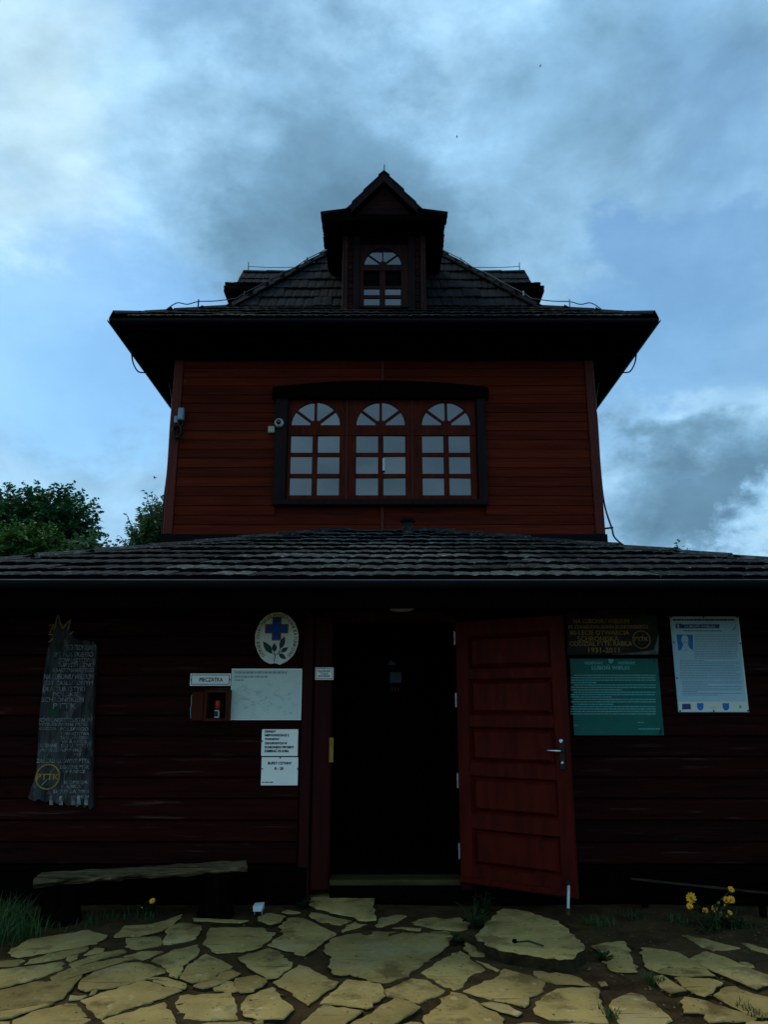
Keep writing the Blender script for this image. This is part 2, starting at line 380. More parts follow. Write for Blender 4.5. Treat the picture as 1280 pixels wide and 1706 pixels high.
# ------------------------------------------------------------------ ground and paving
YW = 6.5
mb = MB()
nx, ny = 120, 90
xs = np.linspace(-4.6, 4.6, nx); ys = np.linspace(.6, 6.6, ny)
for j, y in enumerate(ys):
    for i, x in enumerate(xs):
        z = .006*math.sin(3.1*x+1.3*y) + .006*math.sin(5.7*y-2*x) + random.uniform(-.004, .004) - .004
        if i in (0, nx-1) or j in (0,): z = -.02
        mb.v.append((x, y, z))
for j in range(ny-1):
    for i in range(nx-1):
        mb.f.append((j*nx+i, j*nx+i+1, (j+1)*nx+i+1, (j+1)*nx+i)); mb.mi.append(0)
pav = tag(mb.build('pavement', 'soil', smooth=True, origin=(0, 4, 0)), 'trodden brown soil bed of the stone pavement before the hut', 'pavement', kind='structure')
mb = MB(); n = 40
gv = np.linspace(-1, 1, n+1); gv = np.sign(gv)*np.abs(gv)**2.2*600
for y in gv:
    for x in gv:
        d = math.hypot(x, y-8); z = -.03 - max(0, d-16)*.05*(1 if d < 300 else 1) + (.15*math.sin(x*.3)*math.cos(y*.27) if d > 22 else 0)
        mb.v.append((x, y+8, max(z, -40)))
for j in range(n):
    for i in range(n):
        mb.f.append((j*(n+1)+i, j*(n+1)+i+1, (j+1)*(n+1)+i+1, (j+1)*(n+1)+i)); mb.mi.append(0)
tag(mb.build('ground', 'far_grass', smooth=True, origin=(0, 0, 0)), 'grassy summit ground falling away around the hut', 'ground', kind='structure')

OFF = {'a': (0, 1480), 'b': (300, 1480), 'c': (600, 1480), 'd': (950, 1480)}
ST = [
('a',[(50,410),(180,330),(400,295),(570,270),(690,305),(620,355),(330,405),(120,440)]),
('a',[(155,485),(200,455),(400,405),(570,375),(540,405),(430,435),(400,450),(200,480)]),
('a',[(435,440),(510,425),(490,450),(450,470)]),
('a',[(540,430),(620,382),(670,385),(660,405)]),
('a',[(450,485),(640,420),(800,395),(810,410),(640,455),(470,508)]),
('a',[(800,440),(920,405),(1055,405),(1000,430),(920,460),(860,455)]),
('a',[(740,315),(810,238),(940,235),(1080,205),(1180,165),(1130,215),(1040,270),(900,305)]),
('a',[(810,375),(820,320),(920,312),(1035,310),(1045,350),(1030,368),(890,392)]),
('a',[(1055,360),(1090,240),(1190,222),(1300,240),(1260,320),(1140,350)]),
('a',[(-60,650),(-60,530),(130,510),(290,490),(400,475),(405,510),(290,560),(200,588)]),
('a',[(-60,510),(-60,475),(140,458),(155,465),(100,495)]),
('a',[(-60,800),(-60,672),(240,597),(265,624),(340,602),(330,572),(440,520),(620,480),(780,455),(860,465),(640,510),(530,545),(470,620),(410,705),(300,735),(150,760)]),
('a',[(515,635),(540,580),(640,520),(780,480),(900,478),(1060,520),(1060,545),(920,585),(760,630),(640,640),(560,655)]),
('a',[(530,715),(700,660),(920,592),(1170,660),(1000,720),(800,785),(655,840),(580,770)]),
('a',[(985,465),(1130,395),(1280,365),(1290,400),(1190,490),(1140,572),(1095,555),(1080,510)]),
('a',[(955,580),(1050,572),(1200,615),(1190,645),(1060,618)]),
('a',[(445,720),(455,690),(560,692),(520,712)]),
('a',[(570,688),(600,658),(630,655),(610,675)]),
('a',[(90,850),(200,800),(430,740),(490,745),(520,790),(590,850),(480,900),(300,960),(60,980)]),
('a',[(-60,850),(-60,805),(180,767),(350,740),(200,785),(80,825)]),
('a',[(665,850),(860,795),(1065,742),(1100,790),(1140,880),(1150,960),(680,990)]),
('a',[(-60,960),(-60,870),(60,860),(50,930),(30,980)]),
('b',[(0,575),(60,490),(170,420),(300,480),(335,500),(250,540),(190,590),(80,605)]),
('b',[(90,627),(200,594),(270,540),(340,517),(385,545),(320,580),(220,625),(150,645)]),
('b',[(150,355),(195,255),(400,250),(530,250),(560,282),(615,285),(580,325),(500,380),(400,405),(240,415),(200,390)]),
('b',[(215,640),(310,600),(338,602),(373,660),(300,668)]),
('b',[(350,600),(360,580),(500,560),(565,595),(470,662),(390,668)]),
('b',[(380,445),(580,388),(640,410),(720,490),(630,570),(560,580)]),
('b',[(570,362),(670,290),(645,235),(720,182),(790,188),(1005,290),(920,350),(800,435),(700,400)]),
('b',[(505,205),(510,180),(580,155),(680,178),(640,215),(590,230)]),
('b',[(660,150),(700,138),(780,155),(700,160)]),
('b',[(840,180),(850,155),(1000,165),(1140,185),(1040,235),(900,212)]),
('b',[(1050,270),(1080,235),(1180,200),(1215,232),(1110,262),(1055,280)]),
('b',[(610,600),(770,490),(830,510),(950,585),(1015,605),(930,670),(830,755),(760,700)]),
('b',[(390,775),(450,690),(600,632),(650,715),(730,780),(660,840),(560,842),(420,825)]),
('b',[(-25,750),(0,690),(330,678),(350,740),(365,845),(20,840),(40,805),(0,800)]),
('b',[(80,885),(230,865),(400,858),(480,885),(500,980),(90,980)]),
('b',[(790,860),(930,755),(1180,795),(1080,855),(980,920),(800,960)]),
('b',[(905,735),(1000,660),(1090,585),(1290,620),(1320,690),(1210,775),(1050,748)]),
('b',[(90,205),(90,190),(440,208),(380,218)]),
('b',[(480,855),(540,852),(530,870),(495,870)]),
('c',[(-235,395),(-180,320),(-60,290),(100,275),(300,287),(450,285),(560,270),(595,305),(560,370),(480,430),(380,500),(280,575),(150,610),(60,590),(-60,550),(-170,550),(-200,500),(-180,440)]),
('c',[(105,245),(120,195),(260,170),(300,180),(220,225),(140,250)]),
('c',[(315,228),(400,195),(480,185),(540,200),(650,188),(715,220),(690,258),(620,268),(500,260)]),
('c',[(190,255),(280,250),(395,260),(390,276),(260,266)]),
('c',[(400,540),(500,475),(650,405),(810,525),(720,590),(600,655),(500,600)]),
('c',[(160,650),(340,585),(430,592),(550,660),(480,700),(380,735),(260,695),(180,685)]),
('c',[(670,660),(760,625),(900,565),(940,520),(1060,555),(1195,605),(1180,660),(1090,715),(1060,760),(900,720),(760,690)]),
('c',[(785,740),(850,730),(960,755),(1050,800),(1010,818),(880,780)]),
('c',[(-120,905),(-20,850),(120,770),(240,706),(310,725),(395,765),(300,820),(200,877),(60,990),(-140,990)]),
('c',[(410,840),(500,760),(590,665),(650,680),(780,750),(935,840),(880,940),(480,960)]),
('c',[(760,465),(830,490),(905,525),(880,532),(800,490)]),
('c',[(675,380),(680,345),(740,375),(830,432),(720,430)]),
('c',[(1130,530),(1270,545),(1400,570),(1490,632),(1330,615),(1190,595),(1150,570)]),
('c',[(1125,770),(1180,700),(1280,650),(1370,640),(1530,645),(1560,740),(1600,865),(1400,850),(1230,840),(1140,800)]),
('c',[(1000,885),(1060,868),(1200,880),(1220,960),(1000,960)]),
('c',[(270,880),(330,862),(420,880),(420,960),(200,980)]),
('c',[(1260,880),(1400,870),(1590,885),(1570,980),(1270,980)]),
('d',[(140,370),(270,345),(350,340),(390,420),(430,535),(300,535),(250,510),(200,420)]),
('d',[(460,385),(520,385),(700,415),(770,455),(890,513),(640,500),(560,530),(490,495)]),
('d',[(570,537),(650,512),(890,522),(940,560),(700,560),(620,548)]),
('d',[(680,572),(900,582),(990,610),(930,650),(860,690),(760,645)]),
('d',[(525,570),(600,560),(680,610),(750,655),(650,668),(570,610)]),
('d',[(775,450),(880,405),(1000,440),(1280,560),(1340,600),(1200,645),(1080,590),(900,510)]),
('d',[(730,300),(860,320),(960,350),(1100,385),(920,398),(820,350)]),
('d',[(935,685),(980,650),(1070,632),(1140,665),(1340,720),(1340,830),(1180,815),(1050,750)]),
('d',[(740,700),(830,715),(1000,760),(1200,830),(1180,850),(1000,850),(900,860),(890,810),(735,800)]),
('d',[(255,750),(330,700),(400,675),(470,690),(560,760),(660,850),(560,900),(350,900)]),
('d',[(1110,350),(1200,370),(1340,410),(1340,435),(1180,390)]),
('d',[(185,600),(230,600),(240,620),(200,625)]),
('d',[(1145,865),(1280,855),(1340,930),(1150,960)]),
('d',[(1100,470),(1150,475),(1190,510),(1160,505)]),
('d',[(700,890),(900,900),(1090,900),(1080,980),(720,980)]),
]
def stone(poly, top, thick, tilt=(0, 0), rough=.012, parent=None, name='paving_stone', label=None):
    # poly: list of ground Vectors; ragged outline, worn rounded edge
    pts = []
    n = len(poly)
    area = sum(poly[i].x*poly[(i+1)%n].y - poly[(i+1)%n].x*poly[i].y for i in range(n))
    if area < 0: poly = poly[::-1]
    for i in range(n):
        a, b = poly[i], poly[(i+1) % n]; L = (b-a).length; k = max(1, min(7, int(L/.035)))
        nn = Vector((b.y-a.y, a.x-b.x)).normalized() if L > 1e-6 else Vector((0, 0))
        for q in range(k):
            t = q/k; j = random.gauss(0, rough)*min(1, L/.1)*(0.5 if q == 0 else 1)
            j += .004; p = a.lerp(b, t); pts.append(Vector((p.x + nn.x*j, p.y + nn.y*j)))
    m = len(pts); c = sum(pts, Vector((0, 0)))/m
    size = max((p-c).length for p in pts)
    def z(p): return top + (p.x-c.x)*tilt[0] + (p.y-c.y)*tilt[1]
    mbs = MB(); ring = []
    for (ins, dz) in ((0, -thick), (-.003, -.006), (.0, -.0015), (.004, 0)):
        r = []
        for p in pts:
            d = p - c; l = max(d.length, 1e-4); q = c + d*max(.2, (l-min(ins, .3*l))/l)
            jz = random.uniform(-.0015, .0015) if dz > -.01 else 0
            r.append(len(mbs.v)); mbs.v.append((q.x, q.y, z(q) + dz + jz))
        ring.append(r)
    for a, b in zip(ring[:-1], ring[1:]):
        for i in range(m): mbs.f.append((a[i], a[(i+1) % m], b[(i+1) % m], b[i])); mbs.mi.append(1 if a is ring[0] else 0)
    mid = []
    for i in ring[-1]:
        v = mbs.v[i]; q = Vector(v[:2]).lerp(c, .5); mid.append(len(mbs.v)); mbs.v.append((q.x, q.y, z(q) + random.uniform(-.001, .0015)))
    a = ring[-1]
    for i in range(m): mbs.f.append((a[i], a[(i+1) % m], mid[(i+1) % m], mid[i])); mbs.mi.append(0)
    ci = len(mbs.v); mbs.v.append((c.x, c.y, z(c) + .002))
    for i in range(m): mbs.f.append((mid[i], mid[(i+1) % m], ci)); mbs.mi.append(0)
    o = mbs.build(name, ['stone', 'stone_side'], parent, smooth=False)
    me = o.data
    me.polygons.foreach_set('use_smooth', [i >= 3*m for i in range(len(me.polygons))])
    return o
for key, pl in ST:
    ox, oy = OFF[key]; top = random.uniform(.007, .014)
    stone([gnd(ox + x/3.879, oy + y/3.879, top).to_2d() for x, y in pl], top, .06, (random.gauss(0, .006), random.gauss(0, .006)), rough=.007, parent=pav)
# two thicker slabs in front of the door
step = [(835,55),(900,22),(1000,0),(1245,-6),(1258,60),(1256,192),(1200,195),(1130,170),(1000,150),(870,115)]
stone([gnd(300 + x/3.879, 1480 + y/3.879, .045).to_2d() for x, y in step], .045, .09, (0, .02), parent=pav)
slab = [(750,310),(830,215),(930,140),(1080,160),(1280,220),(1380,300),(1452,380),(1370,440),(1250,430),(1080,410),(900,385),(800,350)]
so_ = stone([gnd(600 + x/3.879, 1480 + y/3.879, .085).to_2d() for x, y in slab], .085, .14, (.01, .02), parent=pav)
so_['label'] = 'thick raised stone slab in front of the open door'
# paving carries on outside the picture
def more_paving(x0, x1, y0, y1, s):
    nxx = int((x1-x0)/s); nyy = int((y1-y0)/(s*.8))
    P = {(i, j): Vector((x0 + (x1-x0)*i/nxx + random.uniform(-.28, .28)*s, y0 + (y1-y0)*j/nyy + random.uniform(-.22, .22)*s)) for i in range(nxx+1) for j in range(nyy+1)}
    for i in range(nxx):
        for j in range(nyy):
            q = [P[i, j], P[i+1, j], P[i+1, j+1], P[i, j+1]]; c = sum(q, Vector((0, 0)))/4
            stone([c.lerp(p, .88) for p in q], random.uniform(.010, .018), .06, (0, 0), parent=pav)
more_paving(-3.2, 3.2, 2.2, 3.95, .5)
more_paving(-3.6, -2.75, 4.0, 5.4, .42)
more_paving(2.8, 3.6, 4.0, 5.6, .42)
# pebbles lying in the joints
mb = MB()
for i in range(420):
    px = random.uniform(0, 1280) if i % 2 else random.uniform(930, 1280); py = random.uniform(1540, 1706)
    p = gnd(px, py, .004); r = random.uniform(.003, .011)
    mb.add([(p.x+r*a, p.y+r*b, .004+r*c*.8) for a, b, c in ((1,0,.2),(0,1,.1),(-1,0,.3),(0,-1,.2),(.1,.1,1),(0,0,-.6))],
           [(0,1,4),(1,2,4),(2,3,4),(3,0,4),(1,0,5),(2,1,5),(3,2,5),(0,3,5)])
tag(mb.build('gravel', 'pebble'), 'small pebbles scattered in the soil joints of the paving', 'gravel', kind='stuff')

# ------------------------------------------------------------------ the hut
hut = tag(empty('mountain_hut', (0, 9.5, 0)), 'dark red timber mountain hut with square tower, dormers and tiled roofs', 'hut')
# --- lower storey
EX, EY0, EY1, EZ, LT = 4.15, 5.6, 18.4, 2.375, .3215     # eave half width, front, back, height, slope
WX = 3.45
lw = MB()
DX0, DX1, DZ0, DZ1 = -.425, .60, .17, 2.165
lw.box(-WX, DX0-.14, YW+.02, YW+.16, 0, 2.40).box(DX1+.10, WX, YW+.02, YW+.16, 0, 2.40).box(DX0-.14, DX1+.10, YW+.02, YW+.16, DZ1+.06, 2.40)
lw.box(-WX, -WX+.14, YW+.16, 17.5, 0, 2.40).box(WX-.14, WX, YW+.16, 17.5, 0, 2.40).box(-WX, WX, 17.5, 17.64, 0, 2.40)
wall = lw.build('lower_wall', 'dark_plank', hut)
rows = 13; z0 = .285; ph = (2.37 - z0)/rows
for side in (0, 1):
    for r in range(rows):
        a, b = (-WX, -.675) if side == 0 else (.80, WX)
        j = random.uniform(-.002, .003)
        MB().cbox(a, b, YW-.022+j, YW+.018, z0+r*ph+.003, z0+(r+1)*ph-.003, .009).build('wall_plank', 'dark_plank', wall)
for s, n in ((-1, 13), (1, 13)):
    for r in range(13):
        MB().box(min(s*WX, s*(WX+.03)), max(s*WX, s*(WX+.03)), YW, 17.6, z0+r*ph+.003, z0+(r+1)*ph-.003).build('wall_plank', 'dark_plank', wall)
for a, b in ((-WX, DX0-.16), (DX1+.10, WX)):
    MB().cbox(a, b, YW-.05, YW+.018, 0.0, .283, .02).build('sill_beam', 'soffit_black', wall)
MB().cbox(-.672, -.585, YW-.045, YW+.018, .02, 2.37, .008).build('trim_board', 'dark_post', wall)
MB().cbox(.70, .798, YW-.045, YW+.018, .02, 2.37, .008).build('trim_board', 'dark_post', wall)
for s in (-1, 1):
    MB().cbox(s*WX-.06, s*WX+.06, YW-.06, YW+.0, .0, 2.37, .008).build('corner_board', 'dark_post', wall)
# door frame, threshold, dark entrance hall
df = MB()
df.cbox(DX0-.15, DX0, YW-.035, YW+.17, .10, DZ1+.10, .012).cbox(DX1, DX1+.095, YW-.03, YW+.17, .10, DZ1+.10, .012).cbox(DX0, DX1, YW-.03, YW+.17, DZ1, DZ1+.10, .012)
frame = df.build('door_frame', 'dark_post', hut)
MB().cbox(DX0+.002, DX1-.002, YW-.04, YW+.17, .135, .178, .01).build('threshold', 'threshold', frame)
MB().cbox(DX0+.002, DX1-.002, YW-.02, YW+.12, .0, .133, .01).build('riser', 'soffit_black', frame)
MB().box(*[at(550, 1250, YW).x-.004, at(556, 1250, YW).x, YW-.038, YW-.0355, at(552, 1270, YW-.04).z, at(552, 1229, YW-.04).z]).build('strike_plate', 'brass', frame)
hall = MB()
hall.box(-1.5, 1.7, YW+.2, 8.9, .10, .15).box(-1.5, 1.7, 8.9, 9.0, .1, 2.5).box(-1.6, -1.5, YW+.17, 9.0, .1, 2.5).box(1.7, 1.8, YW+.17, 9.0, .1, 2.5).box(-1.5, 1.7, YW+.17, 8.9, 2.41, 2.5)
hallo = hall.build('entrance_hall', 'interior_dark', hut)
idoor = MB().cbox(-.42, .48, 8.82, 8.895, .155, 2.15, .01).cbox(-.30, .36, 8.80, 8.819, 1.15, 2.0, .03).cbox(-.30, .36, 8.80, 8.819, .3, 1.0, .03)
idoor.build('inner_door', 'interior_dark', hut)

# --- lower roof
lr = MB()
def lz(x, y):      # height of the lower roof
    return EZ + LT*min(EX-abs(x), y-EY0, EY1-y)
A = [(-EX, EY0), (EX, EY0), (EX, EY1), (-EX, EY1)]
t = 3.66
I = [(-EX+t, EY0+t), (EX-t, EY0+t), (EX-t, EY1-t), (-EX+t, EY1-t)]
v = [(x, y, EZ) for x, y in A] + [(x, y, EZ+LT*t) for x, y in I]
lr.add(v, [(0,1,5,4),(1,2,6,5),(2,3,7,6),(3,0,4,7)])
lr.add([(x*.985, 12+(y-12)*.99, EZ-.05) for x, y in A], [(3,2,1,0)])
lowroof = lr.build('lower_roof', 'flashing', hut)
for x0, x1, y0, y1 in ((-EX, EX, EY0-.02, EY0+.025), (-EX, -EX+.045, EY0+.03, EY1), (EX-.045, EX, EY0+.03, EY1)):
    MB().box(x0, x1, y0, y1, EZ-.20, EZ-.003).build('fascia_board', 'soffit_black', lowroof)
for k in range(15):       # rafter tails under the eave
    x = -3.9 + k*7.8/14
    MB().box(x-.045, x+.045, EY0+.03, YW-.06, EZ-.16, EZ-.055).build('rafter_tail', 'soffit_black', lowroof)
gp = MB(); n = 9; v = []
for xx in (-EX-.05, EX+.05):
    for k in range(n):
        q = math.pi + math.pi*k/(n-1); v.append((xx, EY0-.055+.055*math.cos(q), EZ-.012+.055*math.sin(q)))
    for k in range(n):
        q = 2*math.pi - math.pi*k/(n-1); v.append((xx, EY0-.055+.050*math.cos(q), EZ-.009+.050*math.sin(q)))
gp.add(v, [(k, (k+1) % 18, 18+(k+1) % 18, 18+k) for k in range(18)])
gut = gp.build('gutter', 'gutter_metal', lowroof)
MB().tube([(-EX-.05, EY0-.110, EZ-.008), (0, EY0-.110, EZ-.012), (EX+.05, EY0-.110, EZ-.008)], .006, 6).build('gutter_lip', 'gutter_lip', lowroof)

# --- tiles
def tile_mesh(name, m, w, L, th, ragged):
    mb = MB(); n = 8; xs = [-w/2 + w*i/n for i in range(n+1)]
    fr = [random.uniform(0, ragged) for _ in xs]
    zt = []
    for i, x in enumerate(xs):
        u = i/n; groove = -.007 if i == n//2 else (-.005 if i in (0, n) else 0)
        zt.append(groove + random.uniform(-.0015, .0015))
    for row, (yy, base) in enumerate(((0, th), (.02, th+.001), (L, th*.30))):
        for i, x in enumerate(xs):
            y = yy + fr[i] if row < 2 else yy
            mb.v.append((x, y, base + zt[i]*(1 if row < 2 else .8) - (.004 if row == 0 else 0)))
    for i, x in enumerate(xs): mb.v.append((x, fr[i]+.004, -.004))
    k = n+1
    for r in range(2):
        for i in range(n): mb.f.append((r*k+i, r*k+i+1, (r+1)*k+i+1, (r+1)*k+i)); mb.mi.append(0)
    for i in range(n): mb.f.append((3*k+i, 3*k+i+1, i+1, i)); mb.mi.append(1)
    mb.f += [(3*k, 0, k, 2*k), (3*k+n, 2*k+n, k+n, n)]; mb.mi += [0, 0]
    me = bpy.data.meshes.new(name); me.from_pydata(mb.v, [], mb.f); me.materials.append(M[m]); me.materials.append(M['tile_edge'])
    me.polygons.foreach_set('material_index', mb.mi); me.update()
    return me
TL = [tile_mesh('roof_tile', 'tile_lower', .30, .43, .046, .026) for _ in range(8)]
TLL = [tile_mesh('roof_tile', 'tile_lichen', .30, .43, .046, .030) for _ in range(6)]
TU = [tile_mesh('roof_tile', 'tile_upper', .26, .42, .040, .008) for _ in range(6)]
TE = [tile_mesh('roof_tile', 'tile_eave', .26, .34, .034, .03) for _ in range(6)]
NT = [0]
def slope_tiles(parent, meshes, org, u, vdir, s0, s1, half, pitch, tw, single, stuff, skip=None, jit=.006):
    """rows of tiles: org at the eave middle, u across, vdir up the slope, half(s) = half width at s"""
    nrm = u.cross(vdir).normalized()
    rows = max(1, round((s1-s0)/pitch)); pp = (s1-s0)/rows
    for r in range(rows):
        s = s0 + r*pp; w = half(s + pp*.5)
        if w < .05: continue
        x = -w + (tw*.5 if r % 2 else 0) - (tw if r % 2 else 0)
        while x < w - .01:
            a, b = max(x, -w), min(x + tw, w); x += tw
            if b - a < .04: continue
            c = (a+b)/2
            if skip and skip(c, s): continue
            p = org + u*c + vdir*(s + random.gauss(0, jit)) + nrm*(.004 + abs(random.gauss(0, jit*.6)))
            yaw = random.gauss(0, .012); uu = (u + vdir*yaw).normalized(); vv = (vdir - u*yaw).normalized()
            tilt = random.gauss(0, .01); vv = (vv + nrm*tilt).normalized(); nn = uu.cross(vv)
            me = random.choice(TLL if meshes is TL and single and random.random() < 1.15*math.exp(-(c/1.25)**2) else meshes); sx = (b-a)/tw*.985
            if single and NT[0] < 300:
                o = bpy.data.objects.new('roof_tile', me); link(o, parent, p)
                o.rotation_euler = Matrix((uu, vv, nn)).transposed().to_euler(); o.scale = (sx, 1, 1); NT[0] += 1
            else:
                k = len(stuff.v)
                stuff.add([p + uu*(q.co.x*sx) + vv*q.co.y + nn*q.co.z for q in me.vertices], [tuple(f.vertices) for f in me.polygons]); stuff.mi[-len(me.polygons):] = [f.material_index for f in me.polygons]
X, Y, Z = Vector((1, 0, 0)), Vector((0, 1, 0)), Vector((0, 0, 1))
la = math.atan(LT); lc = math.cos(la)
stuffL = MB()
fv = Vector((0, lc, math.sin(la)))
slope_tiles(lowroof, TL, Vector((0, EY0-.05, EZ-.012)), X, fv, 0, 3.70/lc, lambda s: EX-.0 - s*lc, .36, .30, True, stuffL)
for s in (-1, 1):
    slope_tiles(lowroof, TL, Vector((s*(EX+.05), 12, EZ-.012)), Vector((0, -s*-1, 0)) if s > 0 else Vector((0, -1, 0)),
                Vector((-s*lc, 0, math.sin(la))), 0, 1.50/lc, lambda q: 6.4 - q*lc, .36, .30, False, stuffL)
    # the upper strip of the side slopes, in front of the tower
    MBs = stuffL
slope_tiles(lowroof, TL, Vector((0, EY1+.05, EZ-.012)), -X, Vector((0, -lc, math.sin(la))), 0, 3.70/lc, lambda s: EX - s*lc, .36, .30, False, stuffL)
def cap_tile(mb, p, q, w, th, drop):
    # an angled cap from p (low end) to q (high end)
    d = (q-p); dn = d.normalized(); sdv = Vector((dn.y, -dn.x, 0)).normalized()
    v = []
    for e, lift in ((p, th), (q, th*.35)):
        for a, zd in ((-w, -drop), (0, 0), (w, -drop)):
            v.append(e + sdv*a + Z*(zd + lift)); 
        for a, zd in ((-w, -drop), (0, 0), (w, -drop)):
            v.append(e + sdv*a + Z*(zd + lift - .022))
    mb.add(v, [(0,1,7,6),(1,2,8,7),(3,9,10,4),(4,10,11,5),(0,3,4,1),(1,4,5,2),(6,7,10,9),(7,8,11,10),(0,6,9,3),(2,5,11,8)])
for s in (-1, 1):
    n = 10
    for k in range(n):
        t0 = k*.372 - .04; t1 = t0 + .43
        t1 = min(t1, 3.69)
        p = Vector((s*(EX-t0), EY0+t0, EZ+LT*t0+.05)); q = Vector((s*(EX-t1), EY0+t1, EZ+LT*t1+.05))
        m_ = MB(); cap_tile(m_, p, q, .125, .020+random.uniform(0, .010), .045); m_.build('hip_tile', 'tile_lower', lowroof)
# --- tower
TX, TY0, TY1 = 2.70, 9.30, 14.70
tw = MB(); tw.box(-TX, TX, TY0+.02, TY1, 2.75, 6.15)
tower = tw.build('tower_wall', 'red_plank', hut)
zb = at(635, 891, TY0).z; zt = at(635, 600, TY0).z
rows = 21; ph = (zt+.25 - zb)/rows
wx0, wx1 = at(459, 750, TY0).x, at(809, 750, TY0).x
wz0, wz1 = at(635, 843, TY0).z, at(635, 655, TY0).z
for r in range(rows):
    a, b = zb + r*ph + .002, zb + (r+1)*ph - .002
    j = random.uniform(-.0015, .002)
    segs = [(-TX+.085, -.045), (.005, TX-.085)]
    if b > wz0 and a < wz1 - .02: segs = [(-TX+.085, wx0+.02), (wx1-.02, TX-.085)]
    for x0, x1 in segs:
        MB().cbox(x0, x1, TY0-.012+j, TY0+.018, a, b, .0045).build('wall_plank', 'red_plank', tower)
for r in range(rows):
    for s in (-1, 1):
        a, b = zb + r*ph + .002, zb + (r+1)*ph - .002
        MB().box(min(s*TX, s*(TX+.02)), max(s*TX, s*(TX+.02)), TY0+.09, TY1, a, b).build('wall_plank', 'red_plank', tower)
for s in (-1, 1):
    x0, x1 = (-TX-.035, -TX+.083) if s < 0 else (TX-.083, TX+.035)
    MB().cbox(x0, x1, TY0-.035, TY0+.085, zb, zt+.27, .008).build('corner_board', 'red_post', tower)
MB().cbox(-.043, .003, TY0-.022, TY0+.018, zb, wz0-.004, .006).build('joint_batten', 'red_post', tower)
MB().cbox(-.043, .003, TY0-.022, TY0+.018, wz1+.11, zt+.2, .006).build('joint_batten', 'red_post', tower)
MB().box(-TX-.05, TX+.05, TY0-.055, TY0+.015, zb-.55, zb-.003).build('flashing', 'flashing', tower)
for s in (-1, 1):
    MB().box(min(s*TX, s*(TX+.05)), max(s*TX, s*(TX+.05)), TY0+.02, TY1, zb-.75, zb-.003).build('flashing', 'flashing', tower)

# --- upper roof
UC = Vector((0, 12, 0)); UE = 3.31
UZ0, UT1, UZ1, UT2, UZ2 = 6.15, 1.17, 6.92, 3.31, 9.74
def uz(t): return UZ0 + (UZ1-UZ0)*t/UT1 if t < UT1 else UZ1 + (UZ2-UZ1)*(t-UT1)/(UT2-UT1)
ur = MB()
ringz = [(UE, UZ0), (UE-UT1, UZ1)]
v = []
for h, z in ringz: v += [(-h, 12-h, z), (h, 12-h, z), (h, 12+h, z), (-h, 12+h, z)]
v.append((0, 12, UZ2)); v += [(-UE+.03, 12-UE+.03, UZ0-.09), (UE-.03, 12-UE+.03, UZ0-.09), (UE-.03, 12+UE-.03, UZ0-.09), (-UE+.03, 12+UE-.03, UZ0-.09)]
f = []
for k in range(4):
    n = (k+1) % 4; f += [(k, n, 4+n, 4+k), (4+k, 4+n, 8)]
f.append((12, 11, 10, 9))
ur.add(v, f); uproof = ur.build('upper_roof', 'flashing', hut)
for k in range(4):
    Rz = Matrix.Translation(UC) @ Matrix.Rotation(k*math.pi/2, 4, 'Z')
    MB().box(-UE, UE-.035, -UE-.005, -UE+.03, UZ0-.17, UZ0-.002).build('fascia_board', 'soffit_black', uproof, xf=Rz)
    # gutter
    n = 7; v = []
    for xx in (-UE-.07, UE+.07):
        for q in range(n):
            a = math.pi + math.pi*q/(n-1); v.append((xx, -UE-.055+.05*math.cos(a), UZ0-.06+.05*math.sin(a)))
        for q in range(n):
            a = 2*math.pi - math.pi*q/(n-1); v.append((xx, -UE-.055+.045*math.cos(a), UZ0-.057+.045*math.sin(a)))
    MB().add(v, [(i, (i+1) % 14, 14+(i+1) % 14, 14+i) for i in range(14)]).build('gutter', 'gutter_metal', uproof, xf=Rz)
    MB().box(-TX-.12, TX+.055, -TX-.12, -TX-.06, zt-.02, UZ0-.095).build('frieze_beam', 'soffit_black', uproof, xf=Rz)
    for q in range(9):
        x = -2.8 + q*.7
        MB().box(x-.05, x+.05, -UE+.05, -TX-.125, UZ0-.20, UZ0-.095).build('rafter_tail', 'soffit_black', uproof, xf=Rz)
stuffU = MB()
a1 = math.atan((UZ1-UZ0)/UT1); a2 = math.atan((UZ2-UZ1)/(UT2-UT1))
l1, l2 = UT1/math.cos(a1), (UT2-UT1)/math.cos(a2)
for k in range(4):
    Rm = Matrix.Rotation(k*math.pi/2, 3, 'Z'); u = Rm @ X
    v1 = Rm @ Vector((0, math.cos(a1), math.sin(a1))); v2 = Rm @ Vector((0, math.cos(a2), math.sin(a2)))
    o1 = UC + Rm @ Vector((0, -UE-.05, UZ0-.028)); o2 = UC + Rm @ Vector((0, -UE+UT1, UZ1))
    hide = (lambda c, s: abs(c) < .52 and s > .7)
    hide2 = (lambda c, s: abs(c) < .52 and s < 1.9)
    if k == 0:
        # tiles behind the dormer are left for the joined rest
        slope_tiles(uproof, TE, o1, u, v1, 0, .30, lambda s: UE - s*math.cos(a1), .30, .26, True, stuffU)
        slope_tiles(uproof, TU, o1, u, v1, .30, l1+.03, lambda s: UE - s*math.cos(a1), .33, .26, True, stuffU, skip=hide)
        slope_tiles(uproof, TU, o2, u, v2, .0, l2-.3, lambda s: UE-UT1 - s*math.cos(a2), .34, .26, True, stuffU, skip=hide2)
    else:
        slope_tiles(uproof, TE, o1, u, v1, 0, .30, lambda s: UE - s*math.cos(a1), .30, .26, False, stuffU)
        sk1, sk2 = (hide, hide2) if k in (1, 3) else (None, None)
        slope_tiles(uproof, TU, o1, u, v1, .30, l1+.03, lambda s: UE - s*math.cos(a1), .33, .26, False, stuffU, skip=sk1)
        slope_tiles(uproof, TU, o2, u, v2, 0, l2-.3, lambda s: UE-UT1 - s*math.cos(a2), .34, .26, False, stuffU, skip=sk2)
